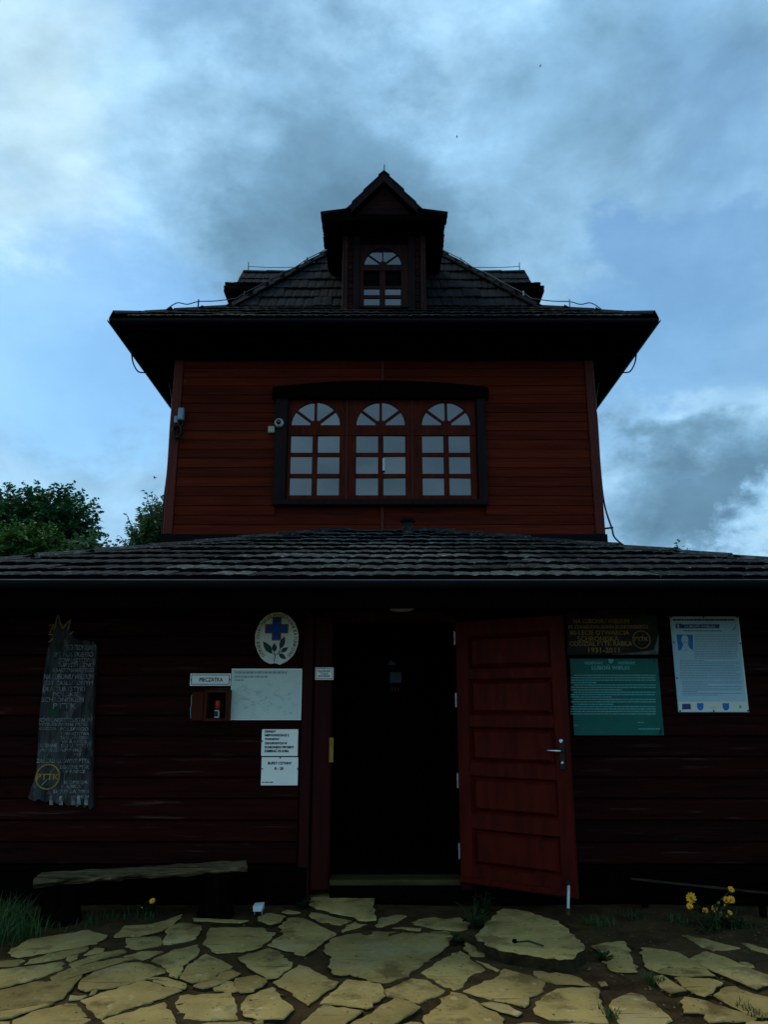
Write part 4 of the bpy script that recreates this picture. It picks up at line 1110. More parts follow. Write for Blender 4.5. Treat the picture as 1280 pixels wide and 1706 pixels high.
# PIECZATKA sign
root, (x0, x1, z0_, z1_, y) = sign('stamp_sign', 317, 1122, 384.5, 1142.5, 'paper_white', 'small white framed sign reading PIECZĄTKA above the stamp box', 'sign', .005)
bd = MB(); e = .010; w_ = .005
bd.box(x0+e, x1-e, y-.001, y, z0_+e, z0_+e+w_).box(x0+e, x1-e, y-.001, y, z1_-e-w_, z1_-e).box(x0+e, x0+e+w_, y-.001, y, z0_+e+w_, z1_-e-w_).box(x1-e-w_, x1-e, y-.001, y, z0_+e+w_, z1_-e-w_)
bd.build('border_line', 'ink', root)
tx = MB(); px_text(tx, 'PIECZĄTKA', 332, 371, 1129.2, 1135.4, y-.001, .0012); tx.build('lettering', 'ink', root)
pins(root, [(318.5, 1132.5), (383, 1132.5)], y)

# stamp box with its little door open
x0, x1, z0_, z1_ = pxrect(341, 1149, 383, 1201.5, YS-.09)
sb = tag(empty('stamp_box', ((x0+x1)/2, YS, z0_)), 'small brown wooden box with open lid holding a rubber stamp', 'box')
t_ = .022
MB().box(x0, x0+t_, YS-.09, YS+.004, z0_, z1_).box(x1-t_*1.4, x1, YS-.09, YS+.004, z0_, z1_).box(x0+t_, x1-t_*1.4, YS-.09, YS+.004, z0_, z0_+t_).box(x0+t_, x1-t_*1.4, YS-.09, YS+.004, z1_-t_, z1_).build('case', 'box_wood', sb)
MB().box(x0+t_, x1-t_*1.4, YS-.008, YS+.003, z0_+t_, z1_-t_).build('back', 'interior_dark', sb)
lx = Matrix.Translation((x0-.003, YS-.092, 0)) @ Matrix.Rotation(R(-28), 4, 'Z')
MB().cbox(-.115, 0, -.014, 0, z0_+.004, z1_-.016, .003).build('lid', 'box_wood', sb, xf=lx)
MB().tube([(-.118, -.008, z0_+.02), (-.125, -.012, z0_+.09), (-.118, -.01, z0_+.13), (-.122, -.012, z1_-.05), (-.10, -.01, z1_-.018)], .003, 5).build('string', 'map_print', sb, xf=lx)
sp_ = at(361.5, 1196, YS-.05); sp_.z = z0_+t_+.001
st = tag(empty('rubber_stamp', sp_), 'rubber stamp with red cap and white-edged base inside the wooden box', 'stamp')
MB().lathe(sp_ + Vector((0, 0, .075)), [(.016, 0), (.021, .004), (.021, .06), (.017, .064)], 14).build('cap', 'stamp_red', st, smooth=True)
MB().box(sp_.x-.022, sp_.x+.022, sp_.y-.018, sp_.y+.018, sp_.z, sp_.z+.074).build('base', 'black_plastic', st)
MB().box(sp_.x-.018, sp_.x+.02, sp_.y-.0215, sp_.y-.019, sp_.z+.004, sp_.z+.012).box(sp_.x-.018, sp_.x+.016, sp_.y-.0215, sp_.y-.019, sp_.z+.055, sp_.z+.062).box(sp_.x+.012, sp_.x+.02, sp_.y-.0215, sp_.y-.019, sp_.z+.0125, sp_.z+.0545).build('label', 'white_plastic', st)

# paper notices
root, (x0, x1, z0_, z1_, y) = sign('paper_notice', 436.5, 1215, 497, 1259.5, 'paper_white', 'white laminated notice with six lines about taking waste away', 'notice', .003, group='laminated notices')
tx = MB()
for s_, l, r, t_, b_ in (('ODPADY', 441, 459, 1217, 1220.5), ('NIEPOCHODZĄCE Z', 441, 481.5, 1223.2, 1226.6), ('TOWARÓW', 441, 465, 1229.8, 1233),
                         ('ZAKUPIONYCH W', 441, 478, 1236.6, 1240), ('SCHRONISKU PROSIMY', 441, 489.5, 1243, 1246.6), ('ZABIERAĆ ZE SOBĄ', 440.5, 481, 1249.4, 1253)):
    px_text(tx, s_, l, r, t_, b_, y-.001, .0016)
tx.build('lettering', 'ink', root); pins(root, [(437, 1234.5)], y)
root, (x0, x1, z0_, z1_, y) = sign('paper_notice', 436, 1261.5, 497, 1308.5, 'paper_white', 'white laminated notice reading BUFET CZYNNY 8 - 20', 'notice', .003, group='laminated notices')
tx = MB(); px_text(tx, 'BUFET CZYNNY', 446.5, 486, 1269.5, 1273.5, y-.001, .0016); px_text(tx, '8 - 20', 457.5, 472, 1278.2, 1282.5, y-.001, .0016)
wordlines(tx, 436.5, 455, 1302.5, 1305, 1, y-.001, .6); tx.build('lettering', 'ink', root); pins(root, [(467, 1262.5), (437, 1281), (496, 1281)], y)
YJ = YW - .040
x0, x1, z0_, z1_ = pxrect(525.5, 1112, 556, 1132.5, YJ-.004)
root = tag(empty('payment_sign', ((x0+x1)/2, YJ, z0_)), 'small white framed sign PŁATNOŚĆ TYLKO GOTÓWKĄ on the door frame', 'sign'); y = YJ-.004
MB().cbox(x0, x1, y, YJ+.004, z0_, z1_, .001).build('panel', 'paper_white', root)
e = .007; w_ = .004
MB().box(x0+e, x1-e, y-.001, y, z0_+e, z0_+e+w_).box(x0+e, x1-e, y-.001, y, z1_-e-w_, z1_-e).box(x0+e, x0+e+w_, y-.001, y, z0_+e+w_, z1_-e-w_).box(x1-e-w_, x1-e, y-.001, y, z0_+e+w_, z1_-e-w_).build('border_line', 'ink', root)
tx = MB(); px_text(tx, 'PŁATNOŚĆ', 530, 551, 1116.5, 1119.6, y-.001, .0008); px_text(tx, 'TYLKO', 534, 547, 1120.9, 1123.6, y-.001, .0008); px_text(tx, 'GOTÓWKĄ', 530, 550, 1125, 1128, y-.001, .0008)
tx.build('lettering', 'ink', root); pins(root, [(541, 1113.8)], y, r=.004)

# tall carved plaque on the left
YP = YS - .035
def P2(x, y, Y_=YP): p = at(x, y, Y_); return (p.x, p.z)
out = [(46,1330),(50,1316),(56,1300),(60,1285),(62,1255),(63,1230),(66,1180),(70,1150),(71,1130),(75,1110),(77,1090),(80,1080),(83,1070),(82,1058),(88,1050),(92,1040),(98,1032),(103,1041),(112,1034),(115,1048),(121,1060),(130,1066),(142,1067),(153,1069),(160,1073),(160,1090),(158,1110),(157,1135),(156,1160),(154,1195),(153,1230),(153,1260),(152,1290),(153,1320),(154,1344),(149,1349),(146,1341),(140,1346),(134,1339),(128,1345),(120,1338),(112,1343),(104,1335),(96,1340),(84,1333),(74,1337),(64,1331),(56,1335)]
pq = tag(empty('carved_plaque', at(100, 1345, YS)), 'tall irregular dark carved wooden plaque covered in grey lettering', 'plaque')
MB().prism([P2(*p) for p in out], YP, YS+.004).build('board', 'plaque_wood', pq)
S4 = lambda x, y: (20 + x/4.74, 1000 + y/4.74)
tx = MB()
for s_, l, r, t_, b_ in (('SCHRONISKO', 425, 660, 352, 395), ('IM. POLSKIEGO', 330, 640, 410, 445), ('TOWARZYSTWA', 365, 642, 456, 489), ('TURYSTYCZNO', 355, 642, 494, 527), ('KRAJOZNAWCZEGO', 320, 642, 536, 568),
        ('NA LUBONIU WIELKIM', 250, 638, 583, 624), ('JEST ZASŁUŻONYM', 245, 634, 636, 669), ('DLA TURYSTYKI', 240, 572, 682, 719), ('POLSKIEJ', 320, 540, 727, 759), ('SCHRONISKIEM', 232, 560, 768, 803), ('PTTK', 320, 505, 814, 855),
        ('SCHRONISKO ZOSTAŁO', 210, 610, 930, 960), ('WYBUDOWANE PRZEZ', 210, 600, 967, 992), ('ODDZIAŁ', 215, 350, 1002, 1024), ('POLSKIEGO', 378, 600, 1004, 1030), ('TOWARZYSTWA', 378, 605, 1042, 1066), ('TATRZAŃSKIEGO', 378, 608, 1074, 1098),
        ('W RABCE', 385, 590, 1106, 1128), ('I ODDANE', 205, 350, 1132, 1160), ('DO UŻYTKU', 385, 595, 1136, 1162), ('W SIERPNIU', 205, 550, 1172, 1196), ('1931', 490, 555, 1205, 1226),
        ('ZARZĄD GŁÓWNY PTTK', 190, 610, 1252, 1284), ('ODDZIAŁ PTTK', 375, 605, 1304, 1330), ('W RABCE', 395, 575, 1340, 1364), ('KOMISJA', 410, 595, 1424, 1450), ('RABKA', 388, 545, 1458, 1484), ('SIERPNIA 2001', 322, 600, 1496, 1524), ('ROKU', 480, 600, 1538, 1564)):
    a, b = S4(l, t_), S4(r, b_); tx = MB(); px_text(tx, s_, a[0], b[0], a[1], b[1], YP-.0015, .0007); tx.build('lettering', 'plaque_letter', pq)
sb_ = MB()
for pl in ([(295,260),(330,190),(290,200)],[(330,235),(355,130),(362,118),(392,215)],[(395,225),(465,150),(440,235)],[(455,270),(485,245)],[(285,270),(320,270)],[(290,330),(325,300)]):
    sb_.stroke([P2(*S4(*p)) for p in pl], .009, YP-.003, YP+.001)
sb_.build('sunburst', 'plaque_gold', pq)
def ring_poly(mb_, cx, cy, r, w, Y_, n=28, sc_=1.0):
    c = at(cx, cy, Y_); rr = at(cx+r, cy, Y_).x - c.x; ww = at(cx+w, cy, Y_).x - c.x
    for k in range(n):
        a, b = 2*math.pi*k/n, 2*math.pi*(k+1)/n
        mb_.prism([(c.x+rr*math.cos(a), c.z+rr*math.sin(a)), (c.x+rr*math.cos(b), c.z+rr*math.sin(b)), (c.x+(rr-ww)*math.cos(b), c.z+(rr-ww)*math.sin(b)), (c.x+(rr-ww)*math.cos(a), c.z+(rr-ww)*math.sin(a))], Y_-.003, Y_+.001)
lg = MB(); ring_poly(lg, 79, 1294, 20.5, 2.2, YP); px_text(lg, 'PTTK', 60.5, 97, 1289.5, 1299, YP-.002, .002); lg.build('emblem', 'plaque_gold', pq)
lb = MB().stroke([P2(89, 1281), P2(82, 1289)], .006, YP-.003, YP).stroke([P2(80, 1297), P2(69, 1308)], .006, YP-.003, YP); lb.build('lightning_stroke', 'plaque_letter', pq)
gr_ = MB()
for l, t_, r, b_ in ((72, 1280, 86, 1287), (74, 1302, 86, 1309), (74, 1182, 100, 1193), (138, 1180, 149, 1196), (72, 1198, 92, 1203)):
    a = P2(l, b_); b = P2(r, t_); MB().prism([(a[0], a[1]), (b[0], a[1]), (b[0]-.02, b[1]), (a[0]+.02, b[1])], YP-.001, YP+.001).build('carved_hill', 'plaque_green', pq)
rf = MB()
for x in (82, 98, 118, 128, 140):
    a = P2(x, 1341); b = P2(x+5, 1326); MB().prism([(a[0], a[1]), (a[0]+.03, a[1]), (b[0], b[1]), (b[0]-.02, b[1])], YP-.004, YP+.001).build('carved_foot', 'plaque_letter', pq)

# dark anniversary plaque on the right
YQ = YS - .03
pq = tag(empty('anniversary_plaque', at(1022, 1090, YS)), 'dark wooden plaque with gold lettering and round emblem above the green board', 'plaque')
out = [(944,1018),(985,1013),(1040,1011),(1085,1016),(1096,1026),(1097,1052),(1097.5,1090),(1040,1090),(990,1091),(946,1091)]
MB().prism([P2(x, y_, YQ) for x, y_ in out][::-1], YQ, YS+.004).build('board', 'dark_wood', pq)
MB().prism([P2(x, y_, YQ) for x, y_ in [(1020,1090.5),(1097.5,1090.5),(1098,1056),(1094,1070),(1090,1083),(1060,1087)]], YQ-.004, YQ+.002).build('bark_edge', 'bark_grey', pq)
S7 = lambda x, y: (940 + x/7.53, 1010 + y/7.53)
tx = MB()
for s_, l, r, t_, b_ in (('NA LUBONIU WIELKIM', 120, 820, 160, 212), ('IM. STANISŁAWA DUNIN-BORKOWSKIEGO', 60, 1060, 236, 280), ('80-LECIE OTWARCIA', 80, 825, 305, 358), ('SCHRONISKA', 175, 690, 378, 436),
                         ('ODDZIAŁ PTTK RABKA', 75, 860, 440, 498), ('1931-2011', 310, 700, 520, 580)):
    a, b = S7(l, t_), S7(r, b_); tx = MB(); px_text(tx, s_, a[0], b[0], a[1], b[1], YQ-.0015, .0008); tx.build('lettering', 'plaque_gold', pq)
em = MB(); ring_poly(em, 1069.5, 1065.5, 15, 1.3, YQ); px_text(em, 'PTTK', 1058, 1081, 1061.5, 1067.5, YQ-.002, .001); em.build('emblem', 'plaque_gold', pq)
MB().stroke([P2(1073, 1056, YQ), P2(1070, 1062, YQ)], .004, YQ-.003, YQ).stroke([P2(1069, 1067, YQ), P2(1064.5, 1072, YQ)], .004, YQ-.003, YQ).build('lightning_stroke', 'plaque_letter', pq)

# green reserve board
YG = YS - .006
x0, x1, z0_, z1_ = pxrect(950, 1097.5, 1096.5, 1225, YG)
gb = tag(empty('nature_reserve_board', ((x0+x1)/2, YS, z0_)), 'teal green nature reserve board with pale lettering, half behind the open door', 'board')
MB().cbox(x0, x1, YG, YS+.004, z0_, z1_, .001).build('panel', 'green_board', gb)
S8 = lambda x, y: (940 + x/7.314, 1090 + y/7.314)
tx = MB()
tt = MB(); px_text(tt, 'REZERWAT', *[S8(258, 0)[0], S8(478, 0)[0], S8(0, 92)[1], S8(0, 122)[1]], YG-.001, .001); tt.build('heading_lettering', 'green_text', gb); tt = MB()
px_text(tt, 'PRZYRODY', *[S8(668, 0)[0], S8(872, 0)[0], S8(0, 92)[1], S8(0, 122)[1]], YG-.001, .001)
tt.build('heading_lettering', 'green_text', gb); tt = MB(); px_text(tt, 'LUBOŃ WIELKI', *[S8(345, 0)[0], S8(798, 0)[0], S8(0, 143)[1], S8(0, 186)[1]], YG-.001, .0014); tt.build('title_lettering', 'green_text', gb)
a = S8(85, 250); b = S8(1120, 750)
wordlines(tx, a[0], b[0], a[1], b[1], 17, YG-.001, .42, indents=(0, 4, 7, 10, 12), short={3: .3, 6: .6, 9: .48, 12: .5, 16: 1.0})
wordlines(tx, S8(900, 0)[0], S8(970, 0)[0], S8(0, 826)[1], S8(0, 838)[1], 1, YG-.001, .8); wordlines(tx, S8(910, 0)[0], S8(1170, 0)[0], S8(0, 904)[1], S8(0, 918)[1], 1, YG-.001, .8); wordlines(tx, S8(120, 0)[0], S8(180, 0)[0], S8(0, 862)[1], S8(0, 872)[1], 1, YG-.001, .8)
tag(tx.build('body_print', 'green_text', gb), kind='stuff')
c = S8(572, 80); cr = MB(); p = lambda x, y_: (lambda q_: (q_.x, q_.z))(at(*S8(x, y_), YG))
cr.prism([p(540, 58), p(605, 58), p(600, 95), p(572, 118), p(545, 95)][::-1], YG-.002, YG+.001); cr.build('crest', 'green_text', gb)
MB().prism([p(560, 66), p(588, 66), p(592, 86), p(572, 98), p(552, 86)][::-1], YG-.004, YG-.0015).build('crest_field', 'poster_text', gb)
pins(gb, [S8(1105, 78)], YG, r=.010); MB().prism([p(1160, 975), p(1165, 930), p(1190, 905), p(1195, 940), p(1185, 978)], YG-.003, YG).build('stain_hook', 'ink', gb)

# information poster
YI = YS - .004
x0, x1, z0_, z1_ = pxrect(1117, 1027, 1231.5, 1186.5, YI)
ip = tag(empty('information_poster', ((x0+x1)/2, YS, z0_)), 'pale blue information poster with portrait, text and crests, pinned right of the green board', 'poster')
MB().cbox(x0, x1, YI, YS+.004, z0_, z1_, .001).build('sheet', 'poster_paper', ip)
MB().box(x0+.006, x1-.006, YI-.0006, YI, z0_+.004, at(1200, 1169, YI).z).box(x1-.012, x1-.002, YI-.0005, YI, at(1200, 1168, YI).z, z1_-.01).build('lower_band', 'poster_band', ip)
S9 = lambda x, y: (1110 + x/8.533, 1015 + y/8.533)
Yt = YI - .0012
tx = MB(); wordlines(tx, *[S9(105, 0)[0], S9(990, 0)[0], S9(0, 140)[1], S9(0, 165)[1]], 1, Yt, .9); wordlines(tx, S9(250, 0)[0], S9(790, 0)[0], S9(0, 302)[1], S9(0, 318)[1], 1, Yt, .7); tx.build('heading_print', 'ink', ip)
p9 = lambda x, y_, Y_=YI: (lambda q_: (q_.x, q_.z))(at(*S9(x, y_), Y_))
MB().prism([p9(140, 272), p9(765, 268), p9(765, 213), p9(225, 215), p9(222, 205), p9(138, 205)], YI-.0012, YI).build('title_band', 'poster_navy', ip)
tx = MB(); px_text(tx, 'LUBOŃ WIELKI', S9(275, 0)[0], S9(700, 0)[0], S9(0, 228)[1], S9(0, 258)[1], YI-.0022, .0006); px_text(tx, '1', S9(168, 0)[0], S9(190, 0)[0], S9(0, 218)[1], S9(0, 262)[1], YI-.0022, .0008); tx.build('title_lettering', 'poster_paper', ip)
MB().prism([p9(152, 358), p9(385, 362), p9(390, 585), p9(180, 585)][::-1], YI-.0012, YI).build('portrait_ground', 'poster_blue', ip)
fc = MB(); hc = p9(275, 450); fc.prism([(hc[0] + .0315*math.cos(2*math.pi*k/18)*(1 if math.sin(2*math.pi*k/18) > 0 else .82), hc[1] + .050*math.sin(2*math.pi*k/18)) for k in range(18)], YI-.0026, YI-.0013)
fc.prism([p9(225, 590), p9(350, 590), p9(325, 515), p9(245, 515)], YI-.0022, YI-.0013); fc.prism([p9(185, 640), p9(400, 640), p9(370, 570), p9(320, 545), p9(240, 545), p9(215, 570)], YI-.0020, YI-.0013); fc.build('portrait_figure', 'poster_paper', ip)
MB().prism([p9(252, 476), p9(275, 476), p9(275, 464), p9(252, 464)], YI-.0034, YI-.0027).prism([p9(290, 478), p9(312, 478), p9(312, 466), p9(290, 466)], YI-.0034, YI-.0027).prism([p9(270, 588), p9(310, 588), p9(292, 570)], YI-.0034, YI-.0027).build('portrait_features', 'poster_text', ip)
tx = MB()
wordlines(tx, S9(410, 0)[0], S9(1020, 0)[0], S9(0, 360)[1], S9(0, 715)[1], 15, Yt, .34)
wordlines(tx, S9(200, 0)[0], S9(1060, 0)[0], S9(0, 722)[1], S9(0, 1010)[1], 12, Yt, .34, short={0: .4, 3: .9, 7: .95})
wordlines(tx, S9(240, 0)[0], S9(1090, 0)[0], S9(0, 1020)[1], S9(0, 1240)[1], 9, Yt, .34, short={2: .42, 6: .25, 8: .6}); tag(tx.build('body_print', 'poster_text', ip), kind='stuff')
MB().prism([p9(232, 1425), p9(360, 1422), p9(352, 1345), p9(235, 1345)], YI-.002, YI).build('flag', 'poster_navy', ip)
for c_ in (490, 855):
    MB().prism([p9(c_-48, 1335), p9(c_+45, 1335), p9(c_+48, 1400), p9(c_+28, 1430), p9(c_, 1440), p9(c_-25, 1428), p9(c_-44, 1395)][::-1], YI-.002, YI).build('crest', 'poster_blue', ip)
MB().stroke([p9(640, 1400), p9(690, 1380), p9(710, 1400), p9(660, 1412)], .002, YI-.002, YI).prism([p9(1040, 1410), p9(1085, 1395), p9(1050, 1355)], YI-.002, YI).build('small_logo', 'poster_text', ip)
MB().prism([p9(930, 310), p9(985, 280), p9(998, 215), p9(975, 270)], YI-.002, YI).build('corner_drawing', 'poster_navy', ip)
pins(ip, [(1119, 1028.5), (1173, 1028.5), (1229, 1028.5), (1123.5, 1070), (1234.5, 1072), (1129, 1129.5), (1134, 1184.5), (1190, 1184.5), (1247.5, 1184)], YI-.001, r=.007)

# papers on the inner door, seen through the doorway
nt_ = tag(empty('picture_notice', at(657, 1137, 8.79)), 'small pale picture notice on the inner door, seen through the dark doorway', 'notice')
a = at(650, 1137.5, 8.78); b = at(669, 1120, 8.78)
MB().box(a.x, b.x, 8.775, 8.797, a.z, b.z).build('sheet', 'pane_paper', nt_)
MB().prism([(a.x+.01, a.z+.01), (a.x+.06, a.z+.02), (a.x+.05, b.z-.03), (a.x+.02, b.z-.02)], 8.773, 8.7749).build('picture', 'poster_text', nt_)
tx = MB()
for k in range(3): tx.box(a.x+.02+k*.035, a.x+.03+k*.035, 8.795, 8.799, a.z-.09, a.z-.045)
tx.build('caption', 'pane_paper', nt_)
nt_ = tag(empty('folded_card', at(652, 1108, 8.79)), 'small slanted pale card above the picture notice in the dark doorway', 'card')
a = at(645, 1108, 8.78); b = at(660, 1100, 8.78)
MB().prism([(a.x, a.z), (b.x, a.z), (b.x, a.z+.02), (a.x+.04, b.z)], 8.775, 8.797).build('card', 'pane_paper', nt_)

# ------------------------------------------------------------------ bench, door prop, litter
b0 = gnd(62, 1500, .0); 
bl, br = Vector((-2.46, 5.72, 0)), Vector((-1.03, 6.12, 0))
pl_ = at(55, 1466, 5.80); pr_ = at(412, 1444, 6.10)
bench = tag(empty('log_bench', ((pl_.x+pr_.x)/2, 5.95, 0)), 'low rough bench of a split weathered plank on two stumps against the wall', 'bench')
mb = MB(); n = 26; rowsv = []
for i in range(n+1):
    t_ = i/n; c = pl_.lerp(pr_, t_); wv = .13 + .012*math.sin(9*t_) 
    d = (pr_-pl_); d.z = 0; d.normalize(); nn = Vector((-d.y, d.x, 0))
    j = lambda s_=.006: random.uniform(-s_, s_)
    th_ = .052 - .016*t_ + j(.006)
    rowsv.append([c - nn*(.0 + j(.008)) + Z*(-th_*.55 + j()), c - nn*(.004+j(.004)) + Z*(-.006 + j(.003)), c + nn*.02 + Z*(.002 + j(.003)), c + nn*.13 + Z*(.004 + j(.004)), c + nn*(.26 + j(.01)) + Z*(.0+j(.004)), c + nn*.25 + Z*(-th_), c + nn*(.03+j(.01)) + Z*(-th_+j(.008))])
m_ = 7
for r in rowsv: mb.v += [tuple(p) for p in r]
for i in range(n):
    for k in range(m_): mb.f.append((i*m_+k, i*m_+(k+1) % m_, (i+1)*m_+(k+1) % m_, (i+1)*m_+k)); mb.mi.append(0)
mb.f += [tuple(range(m_))[::-1], tuple(range(n*m_, n*m_+m_))]; mb.mi += [0, 0]
mb.build('seat', 'bench_wood', bench)
for t_, r in ((.14, .13), (.84, .12)):
    c = pl_.lerp(pr_, t_); c += Vector((-.06, .14, 0)) if t_ < .5 else Vector((0, .12, 0)); top_ = c.z - .045
    prof = [(r*1.15, 0), (r*1.04, .06), (r, top_*.5), (r*.98, top_)]
    MB().lathe((c.x, c.y, 0), prof, 14).build('stump', 'stump_wood', bench)
# door prop
fp = at(948.5, 1552, 5.74); tp = at(948, 1476, 5.88); fp.z = max(fp.z, .10)
dp = tag(empty('door_prop', fp), 'thin white rod with a wooden tip propping the open door on the slab', 'prop')
md = fp.lerp(tp, .22)
MB().tube([md, tp], .010, 8).build('rod', 'white_plastic', dp, smooth=True)
MB().tube([fp, fp.lerp(md, .3), md], [.009, .013, .013], 8).build('wooden_tip', 'threshold', dp, smooth=True)
MB().tube([tp, tp + Vector((.0, .03, .02))], .013, 8).build('holder', 'black_plastic', dp)
# white litter by the wall
lp_ = gnd(432, 1505, .02)
MBl = MB(); a = at(424, 1503, 6.2); b = at(440, 1496.5, 6.2); b.z = max(b.z, .05); a.z = b.z - .03
lit = tag(empty('crumpled_carton', (a.x, 6.2, 0)), 'small crumpled white carton lying at the wall foot right of the bench', 'litter')
MB().add([(a.x, 6.15, .03), (b.x-.012, 6.15, .03), (b.x, 6.17, .07), (a.x-.006, 6.17, .062), (a.x+.005, 6.22, .03), (b.x, 6.22, .03), (b.x+.004, 6.21, .08), (a.x+.004, 6.21, .075)],
         [(0,1,2,3),(3,2,6,7),(4,7,6,5),(0,3,7,4),(1,5,6,2),(0,4,5,1)]).build('carton', 'white_plastic', lit)
MB().tube([(a.x+.005, 6.19, 0), (a.x+.005, 6.19, .031)], .004, 4).tube([(b.x-.01, 6.19, 0), (b.x-.01, 6.19, .031)], .004, 4).build('torn_edge', 'map_print', lit)
# stem lying on the slab
a = gnd(858, 1570, .095); b = gnd(906, 1576, .093)
cs = tag(empty('cut_stem', a), 'green flower stem lying across the thick stone slab', 'stem')
MB().tube([a, a.lerp(b, .5) + Vector((0, .02, .012)), b], .006, 6).build('stalk', 'stem_green', cs)
MB().lathe(a, [(.004, -.006), (.016, .002), (.013, .016), (.003, .02)], 7).build('bud', 'stump_wood', cs)
# pale edge of a batten at the foot of the right wall
a = at(1052, 1463, 6.36); b = at(1300, 1489, 6.05)
bt = tag(empty('wall_foot_batten', (a.x, a.y, 0)), 'thin pale weathered batten along the foot of the wall behind the flowers', 'batten')
m_ = MB(); d = (b-a); up_ = Z*.012
v = [a, b, b+Vector((0, .03, 0)), a+Vector((0, .03, 0))]; v += [p - up_ for p in v]
m_.add(v, [(0,1,2,3),(7,6,5,4),(0,4,5,1),(1,5,6,2),(2,6,7,3),(3,7,4,0)]).build('strip', 'plank_pale', bt)
for t_ in (.1, .5, .9):
    c = a.lerp(b, t_); MB().box(c.x-.02, c.x+.02, c.y+.035, c.y+.07, 0, c.z+.003).build('stake', 'soffit_black', bt)
    MB().box(c.x-.015, c.x+.015, c.y+.006, c.y+.034, c.z-.03, c.z-.0125).build('bracket', 'soffit_black', bt)

# ------------------------------------------------------------------ small plants
def blade(mb_, base, az, L, w, lean, seg=3):
    d = Vector((math.cos(az), math.sin(az), 0)); sd = Vector((-d.y, d.x, 0)); k = len(mb_.v)
    for i in range(seg+1):
        t_ = i/seg; c = base + d*(L*lean*t_*t_) + Z*(L*(t_ - .35*lean*t_*t_)); ww = w*(1-t_)**.7
        mb_.v += [tuple(c - sd*ww), tuple(c + sd*ww)]
    for i in range(seg): mb_.f.append((k+2*i, k+2*i+1, k+2*i+3, k+2*i+2)); mb_.mi.append(mb_.cur)
mb = MB()
def tuft_area(n, pts, L0, L1):
    for _ in range(n):
        a, b, c = random.choice(pts); p = Vector((a + random.gauss(0, c), b + random.gauss(0, c), 0))
        if p.y > 6.42: p.y = 6.42 - random.uniform(0, .1)
        blade(mb, p, random.uniform(0, 6.28), random.uniform(L0, L1), random.uniform(.0025, .005), random.uniform(.2, .9))
tuft_area(650, [(gnd(x, y).x, gnd(x, y).y, .07) for x, y in ((0, 1570), (15, 1545), (30, 1535), (-20, 1580), (40, 1560), (-40, 1550), (10, 1530))], .08, .22)
tuft_area(260, [(gnd(x, y).x, gnd(x, y).y, .06) for x, y in ((90, 1545), (120, 1535), (160, 1540), (60, 1550), (190, 1530), (240, 1528))], .03, .10)
tuft_area(220, [(gnd(x, y).x, gnd(x, y).y, .05) for x, y in ((1000, 1540), (1060, 1530), (1130, 1535), (1240, 1545))], .03, .09)
tuft_area(160, [(gnd(x, y).x, gnd(x, y).y, .025) for x, y in ((1080, 1632), (1090, 1640), (1015, 1690), (1022, 1700), (1255, 1692), (1240, 1683), (1265, 1697), (1085, 1636))], .03, .07)
tag(mb.build('grass', 'grass_blade'), 'grass tufts along the wall foot and in the paving joints', 'grass', kind='stuff')

def weed(x, y, n, L, label, group):
    b = gnd(x, y); root = tag(empty('weed', b), label, 'weed', group); m_ = MB(); stem_ = MB()
    for i in range(n):
        az = random.uniform(0, 6.28); st_ = random.uniform(.3, 1)*L; d = Vector((math.cos(az), math.sin(az), 0))
        tip = b + d*st_*.55 + Z*st_*random.uniform(.35, .9)
        stem_.tube([b, b.lerp(tip, .5) + Z*.02, tip], .002, 4, caps=False)
        for q_ in range(4):
            c = b.lerp(tip, .45 + .18*q_); az2 = az + random.choice((-1, 1))*random.uniform(.3, 1.3); d2 = Vector((math.cos(az2), math.sin(az2), random.uniform(-.2, .5))).normalized()
            sd = d2.cross(Z).normalized(); l_ = random.uniform(.03, .06); k = len(m_.v)
            m_.v += [tuple(c), tuple(c + d2*l_*.5 + sd*l_*.28), tuple(c + d2*l_), tuple(c + d2*l_*.5 - sd*l_*.28)]; m_.f.append((k, k+1, k+2, k+3)); m_.mi.append(0)
    m_.build('leaves', 'weed_leaf', root); stem_.build('stems', 'stem_green', root)
weed(790, 1545, 22, .20, 'leafy green weed between the door step and the thick slab', 'weeds in the paving')
weed(806, 1522, 14, .16, 'dark weed under the lower hinge corner of the open door', 'weeds in the paving')
weed(812, 1583, 12, .07, 'low weed along the left edge of the thick slab', 'weeds in the paving')
weed(762, 1572, 10, .08, 'small weed at the right end of the biggest paving stone', 'weeds in the paving')
weed(505, 1512, 14, .12, 'dark weed left of the stone step', 'weeds in the paving')
weed(1010, 1600, 10, .06, 'low weed in the hollow right of the thick slab', 'weeds in the paving')
weed(1225, 1545, 14, .16, 'dark leafy weed at the wall foot right of the yellow flowers', 'weeds in the paving')

def flower(root, c, face, r, n=11, cup=.25):
    face = face.normalized(); a = face.cross(Z); a = a.normalized() if a.length > .1 else X; b = face.cross(a)
    m_ = MB()
    for layer in (0, 1):
        for k in range(n):
            q_ = 2*math.pi*(k + .5*layer)/n; d = a*math.cos(q_) + b*math.sin(q_); s_ = face.cross(d); rr = r*(1 - .22*layer)*random.uniform(.9, 1.05); w_ = rr*.26
            lift = face*(cup*rr*(.6 + .5*layer))
            m_.add([c + d*r*.12, c + d*rr*.6 + s_*w_ + lift*.5, c + d*rr + s_*w_*.35 + lift, c + d*rr - s_*w_*.35 + lift, c + d*rr*.6 - s_*w_ + lift*.5], [(0,1,2,3,4)])
    fl = m_.build('flower_head', 'petal', root)
    MB().lathe((0, 0, 0), [(r*.25, 0), (r*.24, r*.10), (r*.12, r*.16)], 9).build('eye', 'petal_eye', fl, xf=Matrix.Translation(c + face*r*.05) @ face.to_track_quat('Z', 'Y').to_matrix().to_4x4())
